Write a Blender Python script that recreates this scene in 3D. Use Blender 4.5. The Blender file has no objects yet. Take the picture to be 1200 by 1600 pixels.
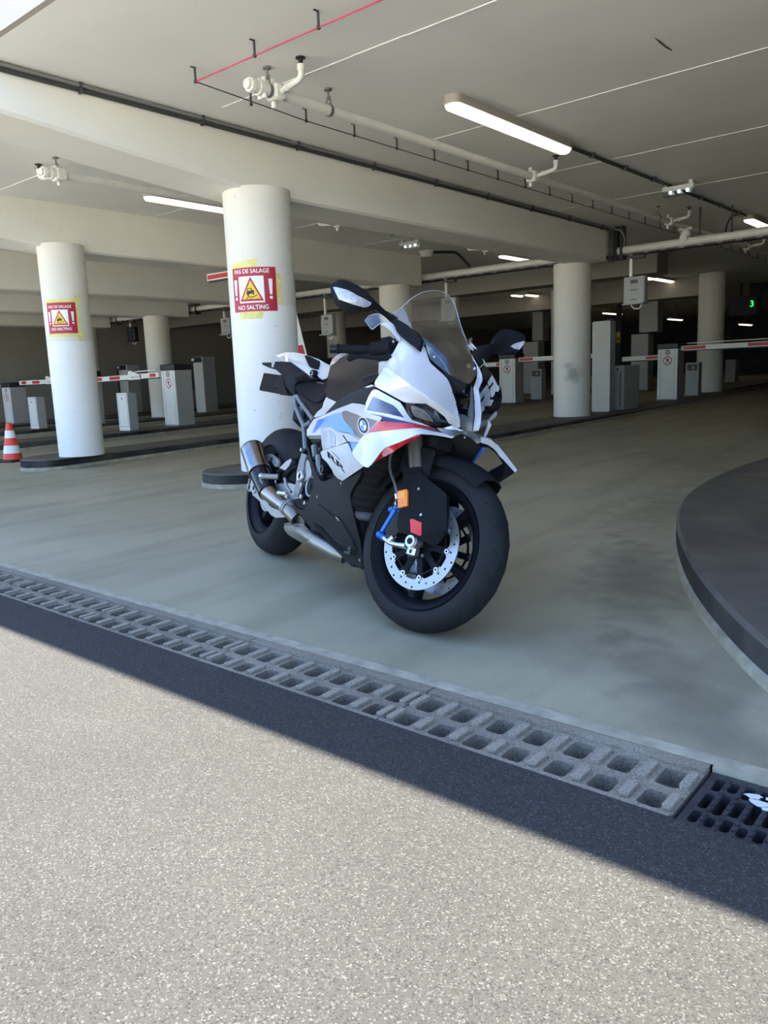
import bpy, bmesh, math, random
import numpy as np
from mathutils import Vector, Matrix
from mathutils import geometry as geo

random.seed(7)
C = bpy.context.scene
COL = C.collection
PI = math.pi

# ------------------------------------------------------------------ camera
HC = 0.88896                       # camera height above the floor at the entrance
FPX = 1224.165                     # focal length in pixels of the 1200x1600 frame
YAW, PIT, ROL = (math.radians(a) for a in (-40.4546, 9.95196, -2.23587))

def cam_axes():
    cy, sy, cp, sp = math.cos(YAW), math.sin(YAW), math.cos(PIT), math.sin(PIT)
    f = np.array([sy*cp, cy*cp, -sp]); r = np.array([cy, -sy, 0.0]); u = np.cross(r, f)
    cr, sr = math.cos(ROL), math.sin(ROL)
    return cr*r + sr*u, -sr*r + cr*u, f
CR, CU, CF = cam_axes()
EYE = np.array([0.0, 0.0, HC])
cam = bpy.data.cameras.new('camera'); camo = bpy.data.objects.new('camera', cam); COL.objects.link(camo)
cam.sensor_fit = 'VERTICAL'; cam.sensor_height = 36.0; cam.lens = FPX/1600*36.0
cam.clip_start = 0.05; cam.clip_end = 500
camo.matrix_world = Matrix(((CR[0], CU[0], -CF[0], 0), (CR[1], CU[1], -CF[1], 0), (CR[2], CU[2], -CF[2], HC), (0, 0, 0, 1)))
C.camera = camo

# ------------------------------------------------------------------ sky, sun, exposure
SUN_EL, SUN_AZ = math.radians(60), math.radians(61)      # the sun stands behind the building, to the left
SUN_DIR = Vector((-math.sin(SUN_AZ)*math.cos(SUN_EL), math.cos(SUN_AZ)*math.cos(SUN_EL), math.sin(SUN_EL)))
w = bpy.data.worlds.new('sky'); C.world = w; w.use_nodes = True
nt = w.node_tree; nt.nodes.clear()
sky = nt.nodes.new('ShaderNodeTexSky'); sky.sky_type = 'NISHITA'; sky.sun_disc = False
sky.sun_elevation = SUN_EL; sky.sun_rotation = -SUN_AZ; sky.air_density = 1.0; sky.dust_density = 0.6; sky.ozone_density = 2.5
bg = nt.nodes.new('ShaderNodeBackground'); bg.inputs[1].default_value = SKY_STRENGTH = 0.36
out = nt.nodes.new('ShaderNodeOutputWorld')
tint = nt.nodes.new('ShaderNodeMix'); tint.data_type = 'RGBA'; tint.blend_type = 'MULTIPLY'; tint.inputs[0].default_value = 1.0
tint.inputs[7].default_value = (0.91, 0.985, 1.09, 1)      # deep clear blue
nt.links.new(sky.outputs[0], tint.inputs[6]); nt.links.new(tint.outputs[2], bg.inputs[0]); nt.links.new(bg.outputs[0], out.inputs[0])
sun = bpy.data.lights.new('sun', 'SUN'); sun.energy = 17.0; sun.angle = math.radians(0.53); sun.color = (1.0, 0.945, 0.85)
suno = bpy.data.objects.new('sun', sun); COL.objects.link(suno)
suno.rotation_euler = SUN_DIR.to_track_quat('Z', 'Y').to_euler(); suno.location = SUN_DIR*40
C.view_settings.view_transform = 'Standard'; C.view_settings.look = 'None'
C.view_settings.gamma = 1.0; C.view_settings.use_curve_mapping = False
C.view_settings.exposure = 0.86
C.cycles.max_bounces = 10; C.cycles.diffuse_bounces = 6; C.cycles.glossy_bounces = 4; C.cycles.transparent_max_bounces = 12
C.cycles.use_denoising = True
C.cycles.caustics_reflective = False; C.cycles.caustics_refractive = False

# ------------------------------------------------------------------ materials
MATS = {}
def node_mat(name):
    m = bpy.data.materials.new(name); m.use_nodes = True
    n = m.node_tree; b = n.nodes['Principled BSDF']
    MATS[name] = m
    return m, n, b
def mat(name, col, rough=0.5, metal=0.0, spec=0.5, coat=0.0, var=0.0, vscale=20.0, bump=0.0, bscale=200.0, emit=None, estr=0.0):
    m, n, b = node_mat(name)
    b.inputs['Base Color'].default_value = (*col, 1); b.inputs['Roughness'].default_value = rough
    b.inputs['Metallic'].default_value = metal; b.inputs['Specular IOR Level'].default_value = spec
    if coat: b.inputs['Coat Weight'].default_value = coat; b.inputs['Coat Roughness'].default_value = 0.03
    if emit: b.inputs['Emission Color'].default_value = (*emit, 1); b.inputs['Emission Strength'].default_value = estr
    tc = n.nodes.new('ShaderNodeTexCoord')
    if var:
        nz = n.nodes.new('ShaderNodeTexNoise'); nz.inputs['Scale'].default_value = vscale; nz.inputs['Detail'].default_value = 5
        cr = n.nodes.new('ShaderNodeValToRGB')
        lo, hi = max(0, 1-var), 1+var
        cr.color_ramp.elements[0].position = 0.3; cr.color_ramp.elements[1].position = 0.7
        cr.color_ramp.elements[0].color = (*[c*lo for c in col], 1); cr.color_ramp.elements[1].color = (*[min(1, c*hi) for c in col], 1)
        n.links.new(tc.outputs['Object'], nz.inputs['Vector']); n.links.new(nz.outputs['Fac'], cr.inputs['Fac'])
        n.links.new(cr.outputs['Color'], b.inputs['Base Color'])
    if bump:
        nb = n.nodes.new('ShaderNodeTexNoise'); nb.inputs['Scale'].default_value = bscale; nb.inputs['Detail'].default_value = 4
        bp = n.nodes.new('ShaderNodeBump'); bp.inputs['Strength'].default_value = bump; bp.inputs['Distance'].default_value = 0.003
        n.links.new(tc.outputs['Object'], nb.inputs['Vector']); n.links.new(nb.outputs['Fac'], bp.inputs['Height'])
        n.links.new(bp.outputs['Normal'], b.inputs['Normal'])
    return m

def stone_mat(name, base, dark, light, rough=0.9, s1=230, s2=900, mottle=0.12, bump=0.6):
    """concrete with visible grit: voronoi grains in two tones, mottled, with a fine bump"""
    m, n, b = node_mat(name); L = n.links.new
    tc = n.nodes.new('ShaderNodeTexCoord'); b.inputs['Roughness'].default_value = rough
    b.inputs['Specular IOR Level'].default_value = 0.25
    v = n.nodes.new('ShaderNodeTexVoronoi'); v.inputs['Scale'].default_value = s1
    L(tc.outputs['Object'], v.inputs['Vector'])
    sep = n.nodes.new('ShaderNodeSeparateColor'); L(v.outputs['Color'], sep.inputs[0])
    cr = n.nodes.new('ShaderNodeValToRGB'); e = cr.color_ramp.elements
    e[0].position = 0.0; e[0].color = (*dark, 1); e[1].position = 1.0; e[1].color = (*light, 1)
    k = e.new(0.28); k.color = (*base, 1); k = e.new(0.82); k.color = (*base, 1)
    L(sep.outputs[0], cr.inputs['Fac'])
    nz = n.nodes.new('ShaderNodeTexNoise'); nz.inputs['Scale'].default_value = s2*0.5; nz.inputs['Detail'].default_value = 3
    L(tc.outputs['Object'], nz.inputs['Vector'])
    n2 = n.nodes.new('ShaderNodeTexNoise'); n2.inputs['Scale'].default_value = 2.2; n2.inputs['Detail'].default_value = 6
    L(tc.outputs['Object'], n2.inputs['Vector'])
    mr = n.nodes.new('ShaderNodeMapRange'); mr.inputs[1].default_value = 0.3; mr.inputs[2].default_value = 0.7
    mr.inputs[3].default_value = 1-mottle; mr.inputs[4].default_value = 1+mottle; L(n2.outputs['Fac'], mr.inputs[0])
    m2 = n.nodes.new('ShaderNodeMapRange'); m2.inputs[1].default_value = 0.3; m2.inputs[2].default_value = 0.7
    m2.inputs[3].default_value = 0.75; m2.inputs[4].default_value = 1.25; L(nz.outputs['Fac'], m2.inputs[0])
    mu = n.nodes.new('ShaderNodeMath'); mu.operation = 'MULTIPLY'; L(mr.outputs[0], mu.inputs[0]); L(m2.outputs[0], mu.inputs[1])
    mx = n.nodes.new('ShaderNodeVectorMath'); mx.operation = 'SCALE'; L(cr.outputs['Color'], mx.inputs[0]); L(mu.outputs[0], mx.inputs['Scale'])
    L(mx.outputs[0], b.inputs['Base Color'])
    bp = n.nodes.new('ShaderNodeBump'); bp.inputs['Strength'].default_value = bump; bp.inputs['Distance'].default_value = 0.003
    L(sep.outputs[1], bp.inputs['Height']); L(bp.outputs['Normal'], b.inputs['Normal'])
    return m

def stain(n, tc, src, spots, tone):
    """mixes dirty patches (x, y, z, rx, ry, rz, strength) into a colour socket, with ragged noisy borders"""
    L = n.links.new
    nz = n.nodes.new('ShaderNodeTexNoise'); nz.inputs['Scale'].default_value = 9; nz.inputs['Detail'].default_value = 6; L(tc.outputs['Object'], nz.inputs['Vector'])
    for x, y, z, rx, ry, rz, k, rot in spots:
        mp = n.nodes.new('ShaderNodeMapping'); mp.vector_type = 'TEXTURE'; mp.inputs['Location'].default_value = (x, y, z); mp.inputs['Scale'].default_value = (rx, ry, rz); mp.inputs['Rotation'].default_value = (0, 0, rot)
        L(tc.outputs['Object'], mp.inputs['Vector'])
        ln = n.nodes.new('ShaderNodeVectorMath'); ln.operation = 'LENGTH'; L(mp.outputs[0], ln.inputs[0])
        ad = n.nodes.new('ShaderNodeMath'); ad.operation = 'MULTIPLY_ADD'; ad.inputs[1].default_value = 1.6; L(nz.outputs['Fac'], ad.inputs[0]); L(ln.outputs['Value'], ad.inputs[2])
        mr = n.nodes.new('ShaderNodeMapRange'); mr.inputs[1].default_value = 1.0; mr.inputs[2].default_value = 1.9; mr.inputs[3].default_value = k; mr.inputs[4].default_value = 0.0; L(ad.outputs[0], mr.inputs[0])
        mx = n.nodes.new('ShaderNodeMix'); mx.data_type = 'RGBA'; L(mr.outputs[0], mx.inputs[0]); L(src, mx.inputs[6]); mx.inputs[7].default_value = (*tone, 1); src = mx.outputs[2]
    return src
def floor_mat(name):
    """painted garage floor: grey-green coat, stains, faint tyre streaks, fine non-slip grain"""
    m, n, b = node_mat(name); L = n.links.new
    tc = n.nodes.new('ShaderNodeTexCoord')
    n1 = n.nodes.new('ShaderNodeTexNoise'); n1.inputs['Scale'].default_value = 0.7; n1.inputs['Detail'].default_value = 7; n1.inputs['Roughness'].default_value = 0.6
    mp = n.nodes.new('ShaderNodeMapping'); mp.inputs['Scale'].default_value = (2.2, 0.45, 1); mp.inputs['Rotation'].default_value = (0, 0, 0.25)
    n2 = n.nodes.new('ShaderNodeTexNoise'); n2.inputs['Scale'].default_value = 1.6; n2.inputs['Detail'].default_value = 8
    n3 = n.nodes.new('ShaderNodeTexNoise'); n3.inputs['Scale'].default_value = 420; n3.inputs['Detail'].default_value = 2
    L(tc.outputs['Object'], n1.inputs['Vector']); L(tc.outputs['Object'], mp.inputs['Vector']); L(mp.outputs[0], n2.inputs['Vector']); L(tc.outputs['Object'], n3.inputs['Vector'])
    c1 = n.nodes.new('ShaderNodeValToRGB'); e = c1.color_ramp.elements
    e[0].position = 0.30; e[0].color = (0.315, 0.28, 0.185, 1); e[1].position = 0.62; e[1].color = (0.405, 0.36, 0.24, 1)
    L(n1.outputs['Fac'], c1.inputs['Fac'])
    c2 = n.nodes.new('ShaderNodeMapRange'); c2.inputs[1].default_value = 0.30; c2.inputs[2].default_value = 0.52; c2.inputs[3].default_value = 0.78; c2.inputs[4].default_value = 1.0
    L(n2.outputs['Fac'], c2.inputs[0])
    c3 = n.nodes.new('ShaderNodeMapRange'); c3.inputs[1].default_value = 0.3; c3.inputs[2].default_value = 0.7; c3.inputs[3].default_value = 0.72; c3.inputs[4].default_value = 1.25
    L(n3.outputs['Fac'], c3.inputs[0])
    mu = n.nodes.new('ShaderNodeMath'); mu.operation = 'MULTIPLY'; L(c2.outputs[0], mu.inputs[0]); L(c3.outputs[0], mu.inputs[1])
    vs = n.nodes.new('ShaderNodeVectorMath'); vs.operation = 'SCALE'; L(c1.outputs['Color'], vs.inputs[0]); L(mu.outputs[0], vs.inputs['Scale'])
    dirt = [(-0.62, 1.95, 0, 0.16, 0.75, 1, 0.45, 0.72), (-1.28, 3.1, 0, 0.22, 0.8, 1, 0.55, 0.42), (-1.75, 4.6, 0, 0.3, 1.0, 1, 0.35, 0.1), (-2.2, 6.5, 0, 0.5, 2.2, 1, 0.25, 0.1), (-4.0, 8.5, 0, 0.8, 3.0, 1, 0.22, 0.25), (-0.95, 2.2, 0, 0.5, 0.25, 1, 0.22, 0.0), (-1.3, 3.0, 0, 0.9, 0.35, 1, 0.12, 0.3)]
    L(stain(n, tc, vs.outputs[0], dirt, (0.10, 0.085, 0.062)), b.inputs['Base Color']); b.inputs['Roughness'].default_value = 0.62; b.inputs['Specular IOR Level'].default_value = 0.35
    bp = n.nodes.new('ShaderNodeBump'); bp.inputs['Strength'].default_value = 0.5; bp.inputs['Distance'].default_value = 0.0015
    L(n3.outputs['Fac'], bp.inputs['Height']); L(bp.outputs['Normal'], b.inputs['Normal'])
    return m

def paint_mat(name, col, pores=0.5, spots=()):
    """white-painted concrete with small dark pores and faint clouding"""
    m, n, b = node_mat(name); L = n.links.new
    tc = n.nodes.new('ShaderNodeTexCoord')
    v = n.nodes.new('ShaderNodeTexVoronoi'); v.inputs['Scale'].default_value = 20; L(tc.outputs['Object'], v.inputs['Vector'])
    sep = n.nodes.new('ShaderNodeSeparateColor'); L(v.outputs['Color'], sep.inputs[0])
    th = n.nodes.new('ShaderNodeMapRange'); th.inputs[1].default_value = 0.35; th.inputs[2].default_value = 1.0; th.inputs[3].default_value = 0.0; th.inputs[4].default_value = 0.11*pores
    L(sep.outputs[0], th.inputs[0])
    lt = n.nodes.new('ShaderNodeMath'); lt.operation = 'LESS_THAN'; L(v.outputs['Distance'], lt.inputs[0]); L(th.outputs[0], lt.inputs[1])
    n1 = n.nodes.new('ShaderNodeTexNoise'); n1.inputs['Scale'].default_value = 1.3; n1.inputs['Detail'].default_value = 6; L(tc.outputs['Object'], n1.inputs['Vector'])
    cr = n.nodes.new('ShaderNodeValToRGB'); e = cr.color_ramp.elements
    e[0].position = 0.3; e[0].color = (*[c*0.93 for c in col], 1); e[1].position = 0.7; e[1].color = (*col, 1); L(n1.outputs['Fac'], cr.inputs['Fac'])
    mx = n.nodes.new('ShaderNodeMix'); mx.data_type = 'RGBA'; L(lt.outputs[0], mx.inputs[0]); L(cr.outputs['Color'], mx.inputs[6]); mx.inputs[7].default_value = (0.12, 0.11, 0.10, 1)
    L(stain(n, tc, mx.outputs[2], spots, (0.30, 0.28, 0.25)) if spots else mx.outputs[2], b.inputs['Base Color']); b.inputs['Roughness'].default_value = 0.75; b.inputs['Specular IOR Level'].default_value = 0.3
    return m

def glass_mat(name, tint=(0.8, 0.81, 0.82), fmul=1.0):
    m, n, b = node_mat(name); L = n.links.new
    o = n.nodes['Material Output']
    t = n.nodes.new('ShaderNodeBsdfTransparent'); t.inputs[0].default_value = (*tint, 1)
    g = n.nodes.new('ShaderNodeBsdfGlossy'); g.inputs['Roughness'].default_value = 0.015; g.inputs['Color'].default_value = (1, 1, 1, 1)
    lw = n.nodes.new('ShaderNodeLayerWeight'); lw.inputs['Blend'].default_value = 0.5
    pw = n.nodes.new('ShaderNodeMath'); pw.operation = 'POWER'; pw.inputs[1].default_value = 4.0; L(lw.outputs['Facing'], pw.inputs[0])
    mm = n.nodes.new('ShaderNodeMath'); mm.operation = 'MULTIPLY_ADD'; mm.inputs[1].default_value = 0.75*fmul; mm.inputs[2].default_value = 0.045*fmul; L(pw.outputs[0], mm.inputs[0])
    mx = n.nodes.new('ShaderNodeMixShader'); L(mm.outputs[0], mx.inputs[0]); L(t.outputs[0], mx.inputs[1]); L(g.outputs[0], mx.inputs[2]); L(mx.outputs[0], o.inputs[0])
    return m

pave_m = stone_mat('pavement_concrete', (0.0440, 0.0428, 0.0382), (0.020, 0.0195, 0.018), (0.098, 0.096, 0.088), s1=330, s2=1100, mottle=0.08, bump=0.7)
floor_m = floor_mat('painted_garage_floor')
ceil_m = paint_mat('ceiling_paint', (0.94, 0.925, 0.87), 0.15)
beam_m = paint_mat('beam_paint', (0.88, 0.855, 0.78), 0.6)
colu_m = paint_mat('column_paint', (0.74, 0.715, 0.65), 1.0)
colsm_m = paint_mat('column_paint_smudged', (0.78, 0.755, 0.69), 0.9, spots=[(-5.22, 10.39, 0.80, 0.16, 0.16, 0.15, 0.75, 0.0), (-5.28, 10.37, 0.92, 0.08, 0.1, 0.06, 0.5, 0.0)])
coll_m = paint_mat('column_paint_lower', (0.82, 0.815, 0.79), 0.9)
facade_m = paint_mat('facade_paint', (0.44, 0.40, 0.335), 0.6)
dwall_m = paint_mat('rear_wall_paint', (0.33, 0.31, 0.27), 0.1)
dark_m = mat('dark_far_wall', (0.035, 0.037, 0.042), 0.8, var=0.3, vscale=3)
kerb_m = mat('kerb_top_grey', (0.105, 0.092, 0.074), 0.75, var=0.3, vscale=6, bump=0.5, bscale=120)
kerbf_m = mat('kerb_face_dark', (0.052, 0.047, 0.042), 0.7, spec=0.2, var=0.75, vscale=2.5, bump=0.6, bscale=80)
kerbw_m = mat('kerb_toe_pale', (0.36, 0.32, 0.235), 0.8, var=0.25, vscale=14, bump=0.5, bscale=150)
isl_m = mat('island_top', (0.118, 0.100, 0.076), 0.7, spec=0.3, var=0.25, vscale=4, bump=0.4, bscale=150)
joint_m = mat('joint_filler', (0.93, 0.93, 0.90), 0.8, var=0.1, vscale=30)
bounce_m = stone_mat('bounce_concrete', (0.55, 0.515, 0.43), (0.40, 0.375, 0.31), (0.62, 0.58, 0.49), s1=60, s2=200)
drain_m = stone_mat('drain_concrete', (0.235, 0.20, 0.155), (0.13, 0.115, 0.092), (0.30, 0.265, 0.21), s1=260, s2=900, mottle=0.22, bump=0.4)
drib_m = stone_mat('drain_rib', (0.30, 0.26, 0.205), (0.17, 0.15, 0.12), (0.39, 0.345, 0.28), s1=260, s2=900, mottle=0.22, bump=0.4)
tren_m = mat('trench_concrete', (0.20, 0.19, 0.165), 0.9, var=0.5, vscale=18)
iron_m = mat('cast_iron', (0.030, 0.032, 0.036), 0.55, metal=0.0, var=0.4, vscale=40, bump=0.5, bscale=300)
fleck_m = mat('dried_paint', (0.62, 0.66, 0.64), 0.6)
pipe_m = mat('pipe_white', (0.78, 0.77, 0.72), 0.45, var=0.06, vscale=6)
steel_m = mat('galvanised_steel', (0.22, 0.22, 0.22), 0.5, metal=0.5, var=0.2, vscale=20)
black_m = mat('black_plastic', (0.012, 0.012, 0.014), 0.45)
cable_m = mat('cable_grey', (0.05, 0.05, 0.052), 0.55)
cond_m = mat('conduit_grey', (0.27, 0.27, 0.26), 0.5, metal=0.2)
wire_m = mat('red_wire', (0.55, 0.03, 0.10), 0.45)
lamp_m = mat('lamp_diffuser', (0.9, 0.88, 0.82), 0.4, emit=(1.0, 0.88, 0.70), estr=1.25)
lamph_m = mat('lamp_housing', (0.42, 0.39, 0.34), 0.5)
led_m = mat('emergency_led', (0.9, 0.95, 0.95), 0.3, emit=(0.85, 1.0, 0.97), estr=4.0)
clear_m = glass_mat('clear_cover', (0.9, 0.92, 0.92))
cab_m = mat('cabinet_white', (0.70, 0.70, 0.67), 0.4, var=0.05, vscale=8)
cabg_m = mat('cabinet_grey', (0.36, 0.365, 0.36), 0.45, var=0.06, vscale=6)
cabs_m = mat('cabinet_seam', (0.10, 0.10, 0.10), 0.6)
boom_m = mat('boom_white', (0.80, 0.79, 0.74), 0.4)
red_m = mat('reflective_red', (0.55, 0.02, 0.03), 0.4)
signr_m = mat('sign_red', (0.42, 0.012, 0.035), 0.5)
signw_m = mat('sign_white', (0.84, 0.85, 0.88), 0.45)
signy_m = mat('sign_yellow', (0.85, 0.55, 0.01), 0.45)
tape_m = mat('masking_tape', (0.72, 0.66, 0.26), 0.7, var=0.12, vscale=30)
coner_m = mat('cone_red', (0.85, 0.06, 0.03), 0.45)
conew_m = mat('cone_white', (0.80, 0.81, 0.80), 0.4)
green_m = mat('green_digit', (0.02, 0.2, 0.05), 0.4, emit=(0.03, 1.0, 0.20), estr=1.0)
# ------------------------------------------------------------------ mesh helpers
def link(o, parent=None):
    COL.objects.link(o)
    if parent is not None: o.parent = parent
    return o
def tag(o, label=None, cat=None, group=None, kind=None):
    if label: o['label'] = label
    if cat: o['category'] = cat
    if group: o['group'] = group
    if kind: o['kind'] = kind
    return o
def empty(name, loc=(0, 0, 0), rz=0.0, label=None, cat=None, group=None):
    o = bpy.data.objects.new(name, None); o.location = loc; o.rotation_euler = (0, 0, rz); o.empty_display_size = 0.1
    link(o); return tag(o, label, cat, group)

class MB:
    """collects faces (with material slots) and links them as one mesh object"""
    def __init__(s): s.v = []; s.f = []; s.m = []; s.mats = []
    def slot(s, m):
        if m not in s.mats: s.mats.append(m)
        return s.mats.index(m)
    def add(s, vs, fs, m):
        k = s.slot(m); b = len(s.v)
        s.v += [tuple(float(c) for c in p) for p in vs]
        for f in fs: s.f.append(tuple(i+b for i in f)); s.m.append(k)
        return s
    def box(s, x0, x1, y0, y1, z0, z1, m, bev=0.0):
        if bev > 0:
            b = bev; fs = []
            vs = []
            for z, i in ((z0, b), (z0+b, 0), (z1-b, 0), (z1, b)):
                for x, y in ((x0+b, y0), (x1-b, y0), (x1, y0+b), (x1, y1-b), (x1-b, y1), (x0+b, y1), (x0, y1-b), (x0, y0+b)):
                    cx, cy = (x0+x1)/2, (y0+y1)/2
                    vs.append((x-i*(1 if x > cx else -1), y-i*(1 if y > cy else -1), z))
            for k in range(3):
                for j in range(8): fs.append((k*8+j, k*8+(j+1) % 8, (k+1)*8+(j+1) % 8, (k+1)*8+j))
            fs.append(tuple(range(7, -1, -1))); fs.append(tuple(range(24, 32)))
            return s.add(vs, fs, m)
        vs = [(x0, y0, z0), (x1, y0, z0), (x1, y1, z0), (x0, y1, z0), (x0, y0, z1), (x1, y0, z1), (x1, y1, z1), (x0, y1, z1)]
        return s.add(vs, [(0, 3, 2, 1), (4, 5, 6, 7), (0, 1, 5, 4), (1, 2, 6, 5), (2, 3, 7, 6), (3, 0, 4, 7)], m)
    def frame(s, d):
        d = np.array(d, float); d /= np.linalg.norm(d)
        a = np.array([0, 0, 1.0]) if abs(d[2]) < 0.9 else np.array([1.0, 0, 0])
        e1 = np.cross(a, d); e1 /= np.linalg.norm(e1); return d, e1, np.cross(d, e1)
    def cyl(s, p0, p1, r0, m, r1=None, n=16, caps=True):
        r1 = r0 if r1 is None else r1
        p0, p1 = np.array(p0, float), np.array(p1, float); d, a, b = s.frame(p1-p0)
        vs = []
        for p, r in ((p0, r0), (p1, r1)):
            for k in range(n):
                t = 2*PI*k/n; vs.append(p+r*(math.cos(t)*a+math.sin(t)*b))
        fs = [(k, (k+1) % n, n+(k+1) % n, n+k) for k in range(n)]
        if caps: fs += [tuple(range(n-1, -1, -1)), tuple(range(n, 2*n))]
        return s.add(vs, fs, m)
    def tube(s, pts, r, m, n=10, smooth=0, caps=True):
        P = [np.array(p, float) for p in pts]
        if smooth: P = catmull(P, smooth)
        R = r if isinstance(r, (list, tuple, np.ndarray)) else None
        vs = []; fs = []; N = len(P); prev = None
        for i in range(N):
            d = P[min(i+1, N-1)]-P[max(i-1, 0)]; d /= np.linalg.norm(d)
            if prev is None: _, a, b = s.frame(d)
            else:
                a = prev-d*(prev@d); a /= np.linalg.norm(a); b = np.cross(d, a)
            prev = a
            if R is None: rr = r
            else: rr = float(np.interp(i/(N-1), np.linspace(0, 1, len(R)), R))
            for k in range(n):
                t = 2*PI*k/n; vs.append(P[i]+rr*(math.cos(t)*a+math.sin(t)*b))
        for i in range(N-1):
            for k in range(n): fs.append((i*n+k, i*n+(k+1) % n, (i+1)*n+(k+1) % n, (i+1)*n+k))
        if caps: fs += [tuple(range(n-1, -1, -1)), tuple(range((N-1)*n, N*n))]
        return s.add(vs, fs, m)
    def lathe(s, prof, o, axis, m, n=48, closed=False, start=0.0, arc=2*PI):
        """prof: (radius, distance along axis)"""
        o = np.array(o, float); d, a, b = s.frame(axis); full = abs(arc-2*PI) < 1e-6
        cnt = n if full else n+1; vs = []; fs = []; K = len(prof)
        for k in range(cnt):
            t = start+arc*k/n; e = math.cos(t)*a+math.sin(t)*b
            for r, h in prof: vs.append(o+e*r+d*h)
        for k in range(n):
            k2 = (k+1) % cnt
            for j in range(K if closed else K-1):
                j2 = (j+1) % K; fs.append((k*K+j, k2*K+j, k2*K+j2, k*K+j2))
        return s.add(vs, fs, m)
    def ball(s, c, r, m, n=12, sc=(1, 1, 1)):
        vs = []; fs = []; c = np.array(c, float); q = n//2
        for i in range(q+1):
            ph = PI*i/q
            for k in range(n): vs.append(c+r*np.array([sc[0]*math.sin(ph)*math.cos(2*PI*k/n), sc[1]*math.sin(ph)*math.sin(2*PI*k/n), sc[2]*math.cos(ph)]))
        for i in range(q):
            for k in range(n): fs.append((i*n+k, (i+1)*n+k, (i+1)*n+(k+1) % n, i*n+(k+1) % n))
        return s.add(vs, fs, m)
    def plate(s, outer, holes, fn, d0, d1, m, side=None):
        """flat plate with holes: 2-D loops, fn(u, v, d) -> 3-D"""
        loops = [[Vector((u, v, 0)) for u, v in l] for l in [outer]+list(holes)]
        tri = geo.tessellate_polygon(loops); flat = [p for l in loops for p in l]; N = len(flat)
        vs = [fn(p.x, p.y, d1) for p in flat]+[fn(p.x, p.y, d0) for p in flat]
        fs = []
        for t in tri:
            a, b, c = (flat[i] for i in t)
            if (b-a).cross(c-a).z < 0: t = (t[0], t[2], t[1])
            fs.append(tuple(t)); fs.append((t[2]+N, t[1]+N, t[0]+N))
        s.add(vs, fs, m)
        b = 0; fs = []
        for l in loops:
            n = len(l)
            for k in range(n): fs.append((b+k, b+(k+1) % n, N+b+(k+1) % n, N+b+k))
            b += n
        return s.add(vs, fs, side or m)
    def build(s, name, parent=None, smooth=35, xf=None, mirror=False):
        V = s.v
        if xf is not None: V = [tuple(p) for p in xf(np.array(V))]
        F = s.f
        if mirror: V = [(p[0], -p[1], p[2]) for p in V]; F = [tuple(reversed(f)) for f in F]
        me = bpy.data.meshes.new(name); me.from_pydata(V, [], F)
        for m in s.mats: me.materials.append(m)
        me.polygons.foreach_set('material_index', s.m)
        bm = bmesh.new(); bm.from_mesh(me); bmesh.ops.recalc_face_normals(bm, faces=bm.faces) if smooth != 'keep' else None
        bm.to_mesh(me); bm.free()
        if smooth:
            me.polygons.foreach_set('use_smooth', [True]*len(me.polygons))
            me.set_sharp_from_angle(angle=math.radians(35 if smooth == 'keep' else smooth))
        me.update()
        return link(bpy.data.objects.new(name, me), parent)

def catmull(P, k):
    out = []
    for i in range(len(P)-1):
        a, b, c, d = P[max(i-1, 0)], P[i], P[i+1], P[min(i+2, len(P)-1)]
        for j in range(k):
            t = j/k
            out.append(0.5*((2*b)+(c-a)*t+(2*a-5*b+4*c-d)*t*t+(3*b-a-3*c+d)*t**3))
    out.append(P[-1]); return out
def one(name, m, parent=None, fn=None, smooth=35, **kw):
    b = MB(); fn(b); return b.build(name, parent, smooth, **kw)
def copy_tree(o, loc=None, rz=None, label=None, group=None, parent=None):
    c = o.copy(); COL.objects.link(c); c.parent = parent
    if loc is not None: c.location = loc
    if rz is not None: c.rotation_euler = (0, 0, rz)
    if label: c['label'] = label
    if group: c['group'] = group
    for ch in list(o.children):
        d = copy_tree(ch, parent=c)
    return c
def rrect(x0, x1, y0, y1, r, n=4):
    out = []
    for cx, cy, a in ((x1-r, y1-r, 0), (x0+r, y1-r, 90), (x0+r, y0+r, 180), (x1-r, y0+r, 270)):
        for k in range(n+1):
            t = math.radians(a+90*k/n); out.append((cx+r*math.cos(t), cy+r*math.sin(t)))
    return out
def ring(cx, cy, rx, ry=None, n=24):
    ry = rx if ry is None else ry
    return [(cx+rx*math.cos(2*PI*k/n), cy+ry*math.sin(2*PI*k/n)) for k in range(n)]
def inside(p, poly):
    c = False; j = len(poly)-1
    for i in range(len(poly)):
        if (poly[i][1] > p[1]) != (poly[j][1] > p[1]) and p[0] < (poly[j][0]-poly[i][0])*(p[1]-poly[i][1])/(poly[j][1]-poly[i][1])+poly[i][0]: c = not c
        j = i
    return c
def text_geo(txt, size, bold=0.012):
    cu = bpy.data.curves.new('t', 'FONT'); cu.body = txt; cu.size = size; cu.align_x = 'CENTER'; cu.align_y = 'CENTER'; cu.resolution_u = 3; cu.offset = size*bold
    ob = bpy.data.objects.new('t', cu); COL.objects.link(ob)
    dg = bpy.context.evaluated_depsgraph_get(); me = bpy.data.meshes.new_from_object(ob.evaluated_get(dg))
    vs = [tuple(v.co) for v in me.vertices]; fs = [tuple(p.vertices) for p in me.polygons]
    bpy.data.objects.remove(ob); bpy.data.curves.remove(cu); bpy.data.meshes.remove(me)
    return vs, fs

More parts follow.
